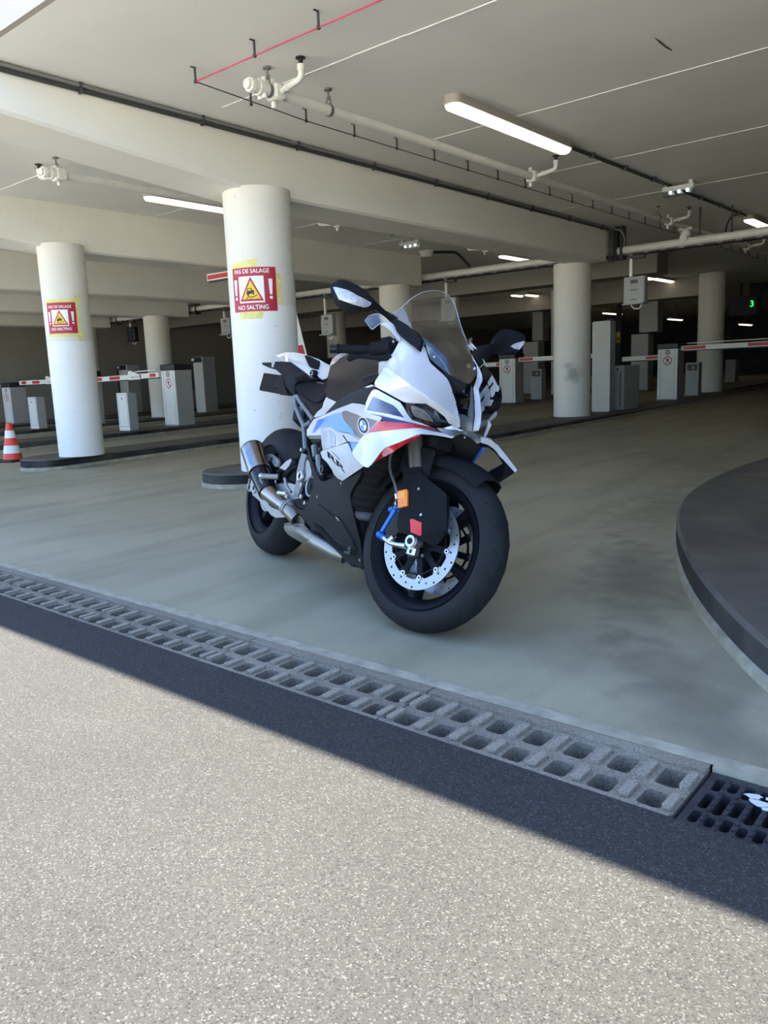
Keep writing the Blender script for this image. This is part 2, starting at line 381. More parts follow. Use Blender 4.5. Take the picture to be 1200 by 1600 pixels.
# measured image points -> places in the garage
def ray(px, py): return CF*FPX+CR*(px-600)-CU*(py-800)
def at_z(px, py, z): d = ray(px, py); return EYE+d*((z-HC)/d[2])
def at_y(px, py, y): d = ray(px, py); return EYE+d*(y/d[1])
def at_x(px, py, x): d = ray(px, py); return EYE+d*(x/d[0])
def fz(y): return 0.014*max(0.0, y-3.05)          # the floor rises gently from the drain into the garage
def kt(y): return 0.137+0.007*(y-4)               # top of the kerbed islands
# ------------------------------------------------------------------ the setting
ZC = 2.78            # ceiling
YF = 2.265           # front face of the building
YB = 34.0            # back wall
XL, XR = -20.3, 14.0

def struct(o, label, cat): return tag(o, label, cat, kind='structure')

# pavement outside and painted floor inside, with the drain trench between them
b = MB(); b.add([(-60, -1.6, 0), (60, -1.6, 0), (60, 1.440, 0), (-60, 1.440, 0), (-60, 1.440, -0.3), (60, 1.440, -0.3)], [(0, 1, 2, 3), (3, 2, 5, 4)], pave_m)
struct(b.build('pavement', smooth=0), 'pale gritty sunlit concrete pavement in the foreground', 'pavement')
b = MB(); b.add([(-70, -60, 0), (70, -60, 0), (70, -1.6, 0), (-70, -1.6, 0)], [(0, 1, 2, 3)], bounce_m)  # unseen pale ground, added to bounce sunlight onto the ceiling
struct(b.build('bounce_ground', smooth=0), 'pale concrete forecourt added unseen behind the camera to bounce light inside', 'bounce_ground')
b = MB(); ys = [1.700, 3.05, YB]
for y in ys: b.v += [(-40, y, fz(y)), (30, y, fz(y))]
b.v += [(-40, 1.700, -0.3), (30, 1.700, -0.3)]
b.add([], [], floor_m)
for f in ((0, 1, 3, 2), (2, 3, 5, 4), (6, 7, 1, 0)): b.f.append(f); b.m.append(0)
struct(b.build('floor', smooth=0), 'grey-green painted garage floor under the motorcycle', 'floor')
b = MB(); b.box(-40, 30, 1.700, 1.742, -0.02, 0.0035, kerbw_m); b.box(-40, 30, 1.742, 1.7445, -0.02, 0.0022, kerbf_m); b.box(-0.508, 30, 1.686, 1.700, -0.08, 0.0035, kerbw_m)
struct(b.build('trim_1', smooth=0), 'raised pale lip of painted floor along the drain', 'trim')

# ceiling slab with pale joint lines; the front face of the building above it
b = MB(); b.box(XL-6, XR+6, YF, YB+1, ZC, ZC+0.32, ceil_m)
ceiling = struct(b.build('ceiling', smooth=0), 'white painted concrete ceiling slab of the garage', 'ceiling')
for y, x0, x1 in ((3.84, -4.62, 4), (5.585, -4.2, 4), (7.35, -4.3, 4), (9.1, -4.8, 4), (3.77, -8.05, -6.9), (5.6, -8.05, -5.4), (7.37, -8.05, -5.4), (9.1, -8, -5.4)):
    b = MB(); n = 26; x = x0
    while x < x1:
        x2 = min(x1, x+random.uniform(0.2, 0.7)); wd = random.uniform(0.004, 0.009); off = random.uniform(-0.003, 0.003)
        b.box(x, x2, y+off-wd, y+off+wd, ZC-0.004, ZC+0.001, joint_m); x = x2
    b.build('ceiling_joint', ceiling, smooth=0)
b = MB(); b.box(XL-6, XR+6, YF-0.035, YF, ZC, 3.60, facade_m)
struct(b.build('wall_front', smooth=0), 'white outer face of the slab edge above the entrance', 'wall')
b = MB(); b.box(0.9, XR+6, YF, YF+0.25, -0.02, ZC+0.01, dwall_m)
struct(b.build('wall_entrance', smooth=0), 'plain wall closing the front right of the entrance opening', 'wall')
b = MB(); b.box(XL-0.3, XL, 0.0, YB, -0.3, ZC, dwall_m)
struct(b.build('wall_left', smooth=0), 'plain grey side wall behind the left barrier lanes', 'wall')
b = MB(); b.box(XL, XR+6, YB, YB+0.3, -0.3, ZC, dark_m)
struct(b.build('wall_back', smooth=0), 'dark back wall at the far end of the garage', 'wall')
b = MB(); b.box(XR, XR+0.3, YF+0.2, YB, -0.3, ZC, dwall_m)
struct(b.build('wall_right', smooth=0), 'plain grey right side wall of the garage', 'wall')

# deep beams on the column lines: underside rises towards the front edge
BEAMS = [(-4.88, 10.70, 'front', 2.315), (-8.10, 10.70, 'second', 2.30), (-11.30, 10.70, 'third', 2.26), (-14.45, 10.70, 'fourth', 2.26), (-17.6, 10.70, 'fifth', 2.26)]
for bx, ye, nm, zb in BEAMS:
    bw = 0.50; b = MB()
    prof = [(2.283, 2.51), (4.60, zb), (ye, zb), (ye, ZC+0.01), (2.283, ZC+0.01)]
    prof = prof[:1]+[(3.4, 2.41)]+prof[1:]
    c = 0.02; n = len(prof); vs = []
    for x, ins in ((bx, c), (bx-c, 0), (bx-bw+c, 0), (bx-bw, c)):
        for i, (y, z) in enumerate(prof): vs.append((x, y-(ins if i in (3, 4) else 0), z+(ins if i in (0, 1, 2, 3) else 0)))
    fs = []
    for k in range(3):
        for j in range(n): fs.append((k*n+j, k*n+(j+1) % n, (k+1)*n+(j+1) % n, (k+1)*n+j))
    fs += [tuple(range(n)), tuple(range(4*n-1, 3*n-1, -1))]
    b.add(vs, fs, beam_m)
    struct(b.build('beam', smooth=0), f'{nm} deep white concrete beam counted from the right, running into the garage', 'beam')
# cross beams and slab steps in the dark rear part
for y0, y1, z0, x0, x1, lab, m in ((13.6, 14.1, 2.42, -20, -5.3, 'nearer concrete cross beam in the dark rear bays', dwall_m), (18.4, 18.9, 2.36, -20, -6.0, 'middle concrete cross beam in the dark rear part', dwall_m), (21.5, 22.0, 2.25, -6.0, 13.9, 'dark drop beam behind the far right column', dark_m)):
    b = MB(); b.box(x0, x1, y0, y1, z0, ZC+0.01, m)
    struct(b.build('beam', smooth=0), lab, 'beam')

# round columns
def column(x, y, r, zb, zt, band, label, pm=None):
    b = MB(); n = 64
    for z0, z1, m in (((zb, band, coll_m), (band, zt, colu_m)) if band else ((zb, zt, pm or colu_m),)):
        b.lathe([(r, z0), (r, z1)], (x, y, 0), (0, 0, 1), m, n)
    b.cyl((x, y, zt-0.001), (x, y, zt), r, colu_m, n=32)
    return struct(b.build('column', smooth=60), label, 'column')
column(-8.15, 4.45, 0.237, kt(4.4), 2.36, 1.36, 'left round white column with a red sign and a taped frame')
column(-5.00, 4.44, 0.268, kt(4.4), 2.36, 1.46, 'round white column with a red sign just behind the motorcycle')
column(-5.36, 10.62, 0.262, kt(10.6), 2.33, None, 'round white column with a dirty smudge right of the motorcycle', colsm_m)
column(-5.79, 18.0, 0.27, kt(18), ZC-0.02, None, 'far right round column behind the barrier arm')
column(-8.36, 10.30, 0.262, kt(10.3), 2.31, None, 'round column seen behind the right mirror stalk of the motorcycle')
column(-14.49, 9.87, 0.262, kt(9.9), 2.27, None, 'round column behind the left barrier housing')
column(-9.35, 18.0, 0.27, kt(18), ZC-0.02, None, 'round column half hidden behind the smudged column')
column(-15.3, 16.2, 0.27, kt(16), ZC-0.02, None, 'distant round column left of the motorcycle mirror')
column(-17.9, 10.2, 0.25, kt(10), 2.27, None, 'round column mostly hidden behind the left sign column')

# kerbed islands: rounded nose, dark face, pale toe
def island(pts, label, toe=True, name='kerb_island'):
    """pts: outline, counter-clockwise, open polygon closed automatically"""
    n = len(pts); b = MB()
    P = [Vector((x, y)) for x, y in pts]
    out = []
    for i in range(n):
        d = (P[(i+1) % n]-P[i-1]).normalized(); out.append(Vector((d.y, -d.x)))
    def rng(inset, zf): return [(P[i].x-out[i].x*inset, P[i].y-out[i].y*inset, zf(P[i].y)) for i in range(n)]
    r0 = rng(-0.012, lambda y: fz(y)-0.05); r1 = rng(-0.012, lambda y: fz(y)+0.032); r1b = rng(0.0, lambda y: fz(y)+0.036); r2 = rng(0, lambda y: kt(y)-0.014); r3 = rng(0.014, lambda y: kt(y))
    r4 = rng(0.10, lambda y: kt(y))
    vs = r0+r1+r1b+r2+r3+r4
    def q(k): return [(k*n+i, k*n+(i+1) % n, (k+1)*n+(i+1) % n, (k+1)*n+i) for i in range(n)]
    b.add(vs, [], kerbf_m); s0 = b.slot(kerbw_m if toe else kerbf_m); s1 = b.slot(kerbf_m); s2 = b.slot(kerb_m if toe else kerbf_m); s3 = b.slot(isl_m)
    for k, sl in ((0, s0), (1, s0), (2, s1), (3, s2), (4, s3)):
        for f in q(k): b.f.append(f); b.m.append(sl)
    tris = geo.tessellate_polygon([[Vector((x, y, 0)) for x, y, z in r4]])
    for t in tris: b.f.append(tuple(5*n+i for i in t)); b.m.append(s3)
    return struct(b.build(name, smooth=40), label, 'kerb')
def lane_island(xa, xb, y0, y1, label, drift=0.0):
    r = (xb-xa)/2; pts = []
    for k in range(13):
        t = PI+PI*k/12; pts.append(((xa+xb)/2+r*math.cos(t), y0+r+r*math.sin(t)*1.0))
    ys = [y0+r+(y1-y0-r)*k/6 for k in range(1, 7)]
    pts += [(xb+drift*(y-y0), y) for y in ys]
    pts += [(xa+drift*(y-y0), y) for y in reversed(ys)]
    return island(pts, label)
lane_island(-5.62, -4.90, 3.98, 24.0, 'kerbed island under the smudged column and right barrier')
lane_island(-8.72, -8.06, 3.90, 24.0, 'kerbed island with the left sign column on its nose', drift=-0.035)
lane_island(-11.75, -11.02, 4.6, 24.0, 'dark kerbed island under the nearest left barrier', drift=-0.03)
lane_island(-14.75, -14.02, 5.6, 24.0, 'dark kerbed island third from the motorcycle on the left')
lane_island(-17.5, -16.3, 5.2, 24.0, 'dark kerbed island farthest left by the side wall')
lane_island(-7.06, -6.42, 6.25, 8.0, 'short kerbed island under the raised barrier behind the sign column')
P = [(-0.05, 1.78), (-0.30, 1.97), (-0.55, 2.24), (-0.80, 2.62), (-1.02, 3.02), (-1.24, 3.50), (-1.42, 3.98), (-1.55, 4.45), (-1.62, 4.9), (-1.66, 5.5), (-1.64, 6.3), (-1.5, 7.5), (-1.35, 9), (-1.2, 12), (-1.2, 20), (3.0, 20), (3.0, 1.78)]
P = [tuple(p) for p in catmull([np.array(p) for p in P[:14]], 5)]+P[14:]
island([(x, y) for x, y in reversed(P)], 'big curved dark traffic island at the right edge')

# sign: red print with white lettering, bent round a column
def bent(xc, yc, r, a0):
    return lambda u, v, d: (xc+(r+d)*math.cos(a0+u/r), yc+(r+d)*math.sin(a0+u/r), v)
def curved_sheet(b, fn, poly, d0, d1, m, step=0.02):
    """a flat print or tape of outline poly (u, v), bent by fn"""
    u0, u1 = min(p[0] for p in poly), max(p[0] for p in poly)
    n = max(1, int((u1-u0)/step)); us = [u0+(u1-u0)*k/n for k in range(n+1)]
    vs = [Vector(p) for p in poly]; N = len(vs)
    cut = []
    for i in range(N):
        a, c = vs[i], vs[(i+1) % N]; ts = sorted([(u-a.x)/(c.x-a.x) for u in us if abs(c.x-a.x) > 1e-9 and 0 < (u-a.x)/(c.x-a.x) < 1])
        cut.append(a); cut += [a.lerp(c, t) for t in ts]
    v0, v1 = min(p[1] for p in poly), max(p[1] for p in poly); ins = []
    for u in us[1:-1]:
        for k in range(1, 9):
            q = (u, v0+(v1-v0)*k/9)
            if inside(q, [tuple(p) for p in poly]) and min((Vector(q)-c).length for c in cut) > 0.003: ins.append(Vector(q))
    res = geo.delaunay_2d_cdt([Vector(p) for p in cut]+ins, [], [list(range(len(cut)))], 1, 1e-6)
    V, F = res[0], res[2]
    b.add([fn(p.x, p.y, d1) for p in V]+[fn(p.x, p.y, d0) for p in V], [tuple(f) for f in F]+[tuple(reversed([i+len(V) for i in f])) for f in F], m)
def salt_sign(xc, yc, r, a0, zc, wd, ht, label, tapes):
    fn = bent(xc, yc, r, a0); root = empty('warning_sign', (0, 0, 0), 0, label, 'sign', 'taped warning signs on columns')
    R = lambda u0, u1, v0, v1: [(u0, zc+v0), (u1, zc+v0), (u1, zc+v1), (u0, zc+v1)]
    b = MB(); curved_sheet(b, fn, R(-wd/2, wd/2, -ht/2, ht/2), 0.0005, 0.0025, signr_m); b.build('sign_sheet', root, smooth=30)
    s = wd/0.36
    b = MB(); curved_sheet(b, fn, R(-0.115*s, 0.085*s, -0.097*s, 0.097*s), 0.002, 0.0032, signw_m); b.build('white_field', root, smooth=30)
    T = lambda k, cy: [(-0.015*s+k*0.108*s*c, zc+cy*s+k*0.1*s*d) for c, d in ((-0.88, -0.86), (0.88, -0.86), (0.0, 0.93))]
    b = MB(); curved_sheet(b, fn, T(1.0, 0.0), 0.003, 0.0038, signr_m); b.build('red_triangle', root, smooth=30)
    b = MB(); curved_sheet(b, fn, T(0.76, -0.004), 0.0036, 0.0044, signy_m); b.build('yellow_triangle', root, smooth=30)
    b = MB(); k = 0.05*s; cx, cy = -0.017*s, zc-0.028*s
    rot = lambda p: (cx+k*(p[0]*0.97-p[1]*0.22), cy+k*(p[0]*0.22+p[1]*0.97))
    for poly in ([(-0.62, -0.1), (0.5, -0.1), (0.62, 0.25), (0.36, 0.38), (0.25, 0.8), (-0.38, 0.8), (-0.5, 0.38), (-0.7, 0.25)], [(-0.6, -0.32), (-0.36, -0.32), (-0.36, -0.08), (-0.6, -0.08)], [(0.26, -0.32), (0.48, -0.32), (0.48, -0.08), (0.26, -0.08)],
                 [(-0.9, -0.62), (-0.3, -0.5), (0.2, -0.72), (0.9, -0.55), (0.9, -0.42), (0.2, -0.58), (-0.3, -0.36), (-0.9, -0.48)], [(-0.55, -0.98), (-0.2, -0.7), (-0.1, -0.76), (-0.42, -1.04)]):
        curved_sheet(b, fn, [rot(p) for p in poly], 0.004, 0.0050, black_m)
    b.build('skidding_car', root, smooth=30)
    b = MB(); curved_sheet(b, fn, [rot(p) for p in [(-0.3, 0.42), (0.18, 0.42), (0.12, 0.7), (-0.26, 0.7)]], 0.0048, 0.0054, signy_m); b.build('car_window', root, smooth=30)
    for txt, cv, sz in (('PAS DE SALAGE', 0.132*s, 0.043*s), ('NO SALTING', -0.132*s, 0.045*s)):
        vs, fs = text_geo(txt, sz); b = MB()
        b.add([fn(x*0.95-0.012*s, zc+cv+y, 0.0034) for x, y, z in vs], fs, signw_m); b.build('lettering', root, smooth=0)
    for u in (-0.148*s, 0.135*s):
        b = MB(); curved_sheet(b, fn, [(u-0.009*s, zc-0.04*s), (u+0.009*s, zc-0.04*s), (u+0.016*s, zc+0.075*s), (u-0.016*s, zc+0.075*s)], 0.002, 0.0034, signw_m)
        curved_sheet(b, fn, R(u-0.011*s, u+0.011*s, -0.072*s, -0.052*s), 0.002, 0.0034, signw_m); b.build('exclamation_mark', root, smooth=30)
    for poly in tapes:
        b = MB(); curved_sheet(b, fn, [(u, zc+v) for u, v in poly], 0.0004, 0.0014, tape_m); b.build('tape_strip', root, smooth=30)
    return root
ang = lambda x, y: math.atan2(-y, -x)
salt_sign(-5.00, 4.44, 0.268, ang(-5.0, 4.44)-0.27, 1.585, 0.375, 0.335, 'red warning sign on the column right behind the motorcycle',
    [[(-0.20, 0.155), (0.04, 0.155), (0.045, 0.235), (-0.20, 0.20)], [(0.18, -0.09), (0.235, -0.13), (0.235, 0.10), (0.21, 0.125), (0.18, 0.125)], [(-0.13, -0.225), (0.06, -0.225), (0.085, -0.15), (-0.13, -0.15)]])
salt_sign(-8.15, 4.45, 0.237, ang(-8.15, 4.45)-0.28, 1.60, 0.31, 0.315, 'red warning sign in a yellow tape frame on the leftmost column',
    [[(-0.18, 0.15), (0.20, 0.15), (0.24, 0.165), (0.20, 0.20), (-0.18, 0.19)], [(0.152, -0.24), (0.195, -0.24), (0.19, 0.235), (0.15, 0.235)], [(-0.17, -0.19), (0.24, -0.20), (0.24, -0.155), (-0.17, -0.152)]])

# bare patch where the floor paint peeled along the lip, and a scar in the ceiling
chip_m = mat('bare_concrete', (0.10, 0.088, 0.068), 0.85, var=0.2, vscale=40)
b = MB(); pp = [at_z(1000+x/6, 1140+y/6, 0.0008) for x, y in ((-420, -60), (-250, -20), (0, 62), (150, 93), (350, 163), (492, 228), (484, 250), (420, 248), (330, 197), (130, 152), (10, 112), (-200, 10), (-400, -48))]
b.add(pp, [tuple(f) for f in geo.tessellate_polygon([[Vector((p[0], p[1], 0)) for p in pp]])], chip_m); o = b.build('bare_patch', bpy.data.objects['floor'], smooth=0)
b = MB(); pp = [at_z(x, y, ZC-0.002) for x, y in ((1022, 58), (1032, 64), (1041, 72), (1049, 77), (1050, 80), (1040, 75), (1030, 67))]
b.add(pp, [tuple(f) for f in geo.tessellate_polygon([[Vector((p[0], p[1], 0)) for p in pp]])], chip_m); b.build('ceiling_scar', ceiling, smooth=0)
# ------------------------------------------------------------------ drain
PITCH = 0.1095; X0 = -0.5155
RIBS = {}
def drain_cover(x1, npit, root):
    x0 = x1-npit*PITCH+0.002; b = MB(); f = lambda u, v, d: (u, v, d)
    holes = []
    for k in range(npit):
        xc = x1-(k+0.5)*PITCH+0.001; j = lambda: random.uniform(-0.002, 0.002)
        holes.append(rrect(xc-0.026+j(), xc+0.026+j(), 1.566, 1.645, 0.012, 3)); holes.append(rrect(xc-0.027+j(), xc+0.027+j(), 1.467, 1.534, 0.012, 3))
    b.plate([(x0, 1.455), (x1, 1.455), (x1, 1.662), (x0, 1.662)], holes, f, -0.075, -0.008, drain_m)
    b.box(x0, x1, 1.4415, 1.455, -0.075, 0.0, drain_m); b.box(x0, x1, 1.662, 1.6985, -0.075, 0.0, drain_m)
    o = b.build('drain_cover', root, smooth=0)
    for k in range(npit+1):
        xc = x1-k*PITCH+(-0.016 if k == 0 else 0.016 if k == npit else 0.001); kind = 0 if 0 < k < npit else 1
        for row, (y0, y1) in enumerate(((1.566, 1.648), (1.468, 1.536))):
            if (kind, row) not in RIBS:
                hw = 0.012-0.002*kind; b = MB(); b.plate(rrect(-hw, hw, y0, y1, 0.009, 3), [], f, -0.009, 0.001, drib_m); q = b.build('raised_rib', o, smooth=0); RIBS[(kind, row)] = q
            else: q = RIBS[(kind, row)].copy(); COL.objects.link(q); q.parent = o
            q.location = (xc, 0, 0)
    return o
drain = empty('drain_channel', (0, 0, 0), 0, 'long grey concrete drain grating with two rows of slots', 'drain')
x = X0; k = 0
while x > -9.5:
    drain_cover(x, 7, drain); x -= 7*PITCH+0.003
b = MB(); b.box(-12, x, 1.4415, 1.6985, -0.075, 0, drain_m); b.build('drain_cover', drain, smooth=0)
b = MB(); b.box(-12, 4, 1.4405, 1.6995, -0.30, -0.28, tren_m); b.box(-12, 4, 1.4405, 1.452, -0.30, -0.075, tren_m); b.box(-12, 4, 1.686, 1.6995, -0.30, -0.08, tren_m)
b.build('drain_trench', drain, smooth=0)
grate = empty('iron_grating', (0, 0, 0), 0, 'black cast iron drain grating at the end of the concrete drain', 'grating')
b = MB(); holes = []; f = lambda u, v, d: (u, v, d); gx0, gx1 = -0.505, 0.9; n = int((gx1-gx0-0.02)/0.0305); pads = MB()
for k in range(n):
    xc = gx0+0.026+k*0.0305; o = (k % 2)*0.010
    holes += [rrect(xc-0.0095, xc+0.0095, 1.462, 1.510-o, 0.008, 3), rrect(xc-0.0095, xc+0.0095, 1.524-o, 1.592+o, 0.008, 3), rrect(xc-0.0095, xc+0.0095, 1.606+o, 1.662, 0.008, 3)]
    for y in (1.455, 1.480, 1.503, 1.527, 1.552, 1.577, 1.602, 1.630, 1.660):
        pads.plate(rrect(xc+0.0115, xc+0.0195, y-0.006, y+0.006, 0.003, 2), [], f, -0.010, -0.0055, iron_m)
b.plate([(gx0, 1.4425), (gx1, 1.4425), (gx1, 1.6855), (gx0, 1.6855)], holes, f, -0.035, -0.009, iron_m)
g = b.build('grating_plate', grate, smooth=0); o = pads.build('anti_slip_studs', g, smooth=0); o['kind'] = 'stuff'
b = MB()
for cx, cy, s in ((-0.405, 1.625, 0.020), (-0.388, 1.605, 0.022), (-0.372, 1.632, 0.015), (-0.365, 1.590, 0.018), (-0.350, 1.612, 0.016)):
    b.add([(cx+s*random.uniform(0.5, 1.1)*math.cos(t), cy+s*0.7*random.uniform(0.5, 1.2)*math.sin(t), -0.0048) for t in [2*PI*i/11 for i in range(11)]], [tuple(range(11))], fleck_m)
b.build('paint_splash', grate, smooth=0)

# ------------------------------------------------------------------ barriers
def no_walk_sign(root, x, y, z, s):
    """round red ring with a walking figure, on a face towards -y"""
    f = lambda u, v, d: (x+u*s, y-d, z+v*s)
    b = MB(); b.plate(ring(0, 0, 1), [], f, 0, 0.0015, signr_m); b.plate(ring(0, 0, 0.80), [], f, 0.001, 0.002, signw_m); sg = b.build('no_walking_sign', root, smooth=0)
    b = MB()
    for p in ([(-0.12, 0.42), (0.12, 0.42), (0.12, 0.66), (-0.12, 0.66)], [(-0.2, -0.05), (0.18, -0.05), (0.2, 0.38), (-0.16, 0.38)], [(-0.2, -0.05), (0.0, -0.05), (-0.28, -0.62), (-0.44, -0.55)], [(0.0, -0.05), (0.18, -0.05), (0.42, -0.6), (0.26, -0.64)], [(-0.16, 0.38), (-0.16, 0.2), (-0.45, 0.0), (-0.5, 0.12)], [(0.2, 0.38), (0.2, 0.2), (0.45, -0.02), (0.5, 0.1)]):
        b.plate(p, [], f, 0.0018, 0.0026, black_m)
    b.plate([(-0.60, 0.50), (-0.50, 0.60), (0.60, -0.50), (0.50, -0.60)], [], f, 0.0024, 0.0032, signr_m)
    b.build('walking_figure', sg, smooth=0)
def barrier(x, y, label, wx=0.34, wy=0.32, h=1.0, arm=None, cap=True, lamp=False):
    """housing base centre (x, y); arms: list of (x from, x to, z, y offset, joint x)"""
    z0 = kt(y); root = empty('barrier_gate', (x, y, z0), 0, label, 'barrier', 'car park barrier gates')
    b = MB(); b.box(-wx/2, wx/2, -wy/2+0.012, wy/2, 0.012, h-0.10, cabg_m, bev=0.006); b.box(-wx/2-0.008, wx/2+0.008, -wy/2-0.008, wy/2+0.008, 0, 0.014, cabg_m); b.build('housing', root, smooth=30)
    b = MB(); b.plate([(-wx/2+0.0, 0.02), (wx/2-0.0, 0.02), (wx/2, h-0.105), (-wx/2, h-0.105)], [], lambda u, v, d: (u, -wy/2+0.012-d, v), 0, 0.016, cab_m)
    for u in (-wx/2+0.055, wx/2-0.055): b.box(u-0.0025, u+0.0025, -wy/2-0.0052, -wy/2, 0.03, h-0.12, cabs_m)
    b.build('front_door', root, smooth=0)
    if cap:
        b = MB(); b.box(-wx/2-0.012, wx/2+0.012, -wy/2-0.02, wy/2+0.01, h-0.10, h, black_m, bev=0.012); b.build('cap', root, smooth=30)
    no_walk_sign(root, 0, -wy/2-0.004, h-0.315, 0.082)
    b = MB(); b.plate(ring(0, 0, 0.048), [], lambda u, v, d: (u, -wy/2-0.004-d, h-0.165+v), 0, 0.003, cabs_m); b.plate(ring(0, 0, 0.038), [], lambda u, v, d: (u, -wy/2-0.004-d, h-0.165+v), 0.002, 0.005, cabg_m); b.build('round_lock', root, smooth=30)
    for (xa, xb, za, zb, yo, jx, stripes) in arm or ():
        f = lambda t: (xa+(xb-xa)*t, za+(zb-za)*t)
        b = MB(); hh = 0.042
        def seg(t0, t1, m, g=0.0, yy=0.0):
            (p, q), (r, s) = f(t0), f(t1)
            b.add([(p, yo-0.02-yy, q-hh-g), (r, yo-0.02-yy, s-hh-g), (r, yo+0.02+yy, s-hh-g), (p, yo+0.02+yy, q-hh-g), (p, yo-0.02-yy, q+hh+g), (r, yo-0.02-yy, s+hh+g), (r, yo+0.02+yy, s+hh+g), (p, yo+0.02+yy, q+hh+g)], [(0, 3, 2, 1), (4, 5, 6, 7), (0, 1, 5, 4), (1, 2, 6, 5), (2, 3, 7, 6), (3, 0, 4, 7)], m)
        seg(0, 1, boom_m); o = b.build('barrier_arm', root, smooth=0)
        for t0, t1 in stripes:
            b = MB(); seg(t0, t1, red_m, -0.014, 0.002); b.build('red_stripe', o, smooth=0)
        b = MB(); (p, q), (r, s) = f(0), f(1); b.add([(p, yo-0.018, q-hh-0.018), (r, yo-0.018, s-hh-0.018), (r, yo+0.018, s-hh-0.018), (p, yo+0.018, q-hh-0.018), (p, yo-0.018, q-hh), (r, yo-0.018, s-hh), (r, yo+0.018, s-hh), (p, yo+0.018, q-hh)], [(0, 3, 2, 1), (4, 5, 6, 7), (0, 1, 5, 4), (1, 2, 6, 5), (2, 3, 7, 6), (3, 0, 4, 7)], black_m); b.build('rubber_edge', o, smooth=0)
        if jx is not None:
            p, q = f(jx); b = MB(); d = 1 if xb > xa else -1
            b.plate([(p-0.30*d, q-0.05), (p+0.05*d, q-0.05), (p+0.05*d, q+0.10), (p-0.02*d, q+0.11), (p-0.30*d, q+0.035)][::(1 if d > 0 else -1)], [], lambda u, v, dd: (u, yo-0.02-dd, v), 0, 0.012, boom_m)
            for k in (-0.24, -0.16, -0.10, -0.05): b.cyl((p+k*d, yo-0.030, q-0.005), (p+k*d, yo-0.036, q-0.005), 0.010, black_m, n=8)
            b.build('arm_hinge', o, smooth=0)
            b = MB(); b.tube([(xa+0.1*d, yo+0.01, za+0.085), (p-0.1*d, yo+0.01, q+0.085)], 0.011, pipe_m, n=6); b.build('tie_rod', o)
    return root
S1 = [(0.07, 0.16), (0.35, 0.50), (0.66, 0.80), (0.88, 0.97)]
barrier(-11.46, 8.12, 'nearest left barrier with its arm lowered, by the round column', wx=0.38, wy=0.34, h=1.03, arm=[(-0.21, -2.35, 0.865, 0.83, -0.20, 0.40, [(0.035, 0.12), (0.24, 0.40), (0.56, 0.72), (0.84, 0.94)])])
barrier(-14.20, 8.05, 'barrier mostly hidden behind the left sign column', wx=0.34, wy=0.32, h=1.0, arm=[(-0.19, -2.40, 0.84, 0.84, -0.20, 0.45, [(0.05, 0.15), (0.26, 0.40), (0.60, 0.74), (0.86, 0.95)])])
barrier(-16.85, 7.82, 'farthest left barrier at the picture edge near the cone', wx=0.36, wy=0.34, h=0.86, arm=[(-0.2, -2.4, 0.80, 0.80, -0.20, 0.45, [(0.05, 0.2), (0.4, 0.55), (0.75, 0.9)])])
barrier(-5.52, 14.95, 'right barrier between the smudged column and the far column', wx=0.37, wy=0.34, h=1.04, arm=[(0.19, 3.2, 0.94, 0.955, -0.02, 0.80, [(0.02, 0.15), (0.39, 0.66)]), (-0.19, -1.02, 0.80, 0.79, 0.16, None, [(0.02, 0.42)])])
barrier(-8.55, 14.25, 'barrier seen under the left mirror of the motorcycle', wx=0.37, wy=0.34, h=1.0, arm=[(0.19, 2.0, 0.87, 0.875, -0.02, None, [(0.02, 0.18), (0.5, 0.7)]), (-0.19, -1.5, 0.80, 0.79, 0.16, None, [(0.03, 0.2), (0.5, 0.7)])])
# raised barrier behind the tail: lower arm nearly upright, upper arm folded level under the ceiling
YR = 6.6; q0, q1, q2 = at_y(474, 566, YR), at_y(452, 462, YR), at_y(325, 434, YR); zr = kt(6.8)
root = empty('barrier_gate', (q0[0]+0.06, 6.8, zr), 0, 'raised barrier arm standing between the sign column and the motorcycle tail', 'barrier', 'car park barrier gates')
bx = q0[0]+0.06; l0, l1 = np.array((q0[0]-bx, -0.2, q0[2]-zr)), np.array((q1[0]-bx, -0.2, q1[2]-zr)); dl = l1-l0; l0 = l0-dl*0.45; dl = l1-l0; zt = q2[2]-zr; xl = q2[0]-bx
b = MB(); b.box(-0.17, 0.17, -0.16, 0.16, 0, 0.86, cabg_m, bev=0.006); b.build('housing', root, smooth=30)
b = MB(); b.box(-0.18, 0.18, -0.17, 0.17, 0.86, 0.95, black_m, bev=0.01); b.build('cap', root, smooth=30)
b = MB(); b.tube([l0, l1, l1+dl*0.12], 0.050, boom_m, n=4); o = b.build('barrier_arm', root, smooth=0)
for t0, t1 in ((0.36, 0.48), (0.02, 0.12), (0.70, 0.80)): b = MB(); b.tube([l0+dl*t0, l0+dl*t1], 0.0525, red_m, n=4); b.build('red_stripe', o, smooth=0)
b = MB(); b.tube([l0+np.array((0.12, -0.05, 0.1)), l1+np.array((0.06, -0.05, 0.1))], 0.012, pipe_m, n=6); b.build('tie_rod', o)
b = MB(); b.box(xl, l1[0], -0.22, -0.18, zt-0.045, zt+0.04, boom_m); o2 = b.build('barrier_arm', root, smooth=0)
for u0, u1 in ((xl+0.02, xl+0.45), (xl+0.9, xl+1.25)): b = MB(); b.box(u0, u1, -0.224, -0.176, zt-0.03, zt+0.022, red_m); b.build('red_stripe', o2, smooth=0)
b = MB(); b.box(xl+0.02, l1[0], -0.215, -0.185, zt-0.065, zt-0.045, black_m); b.build('rubber_edge', o2, smooth=0)

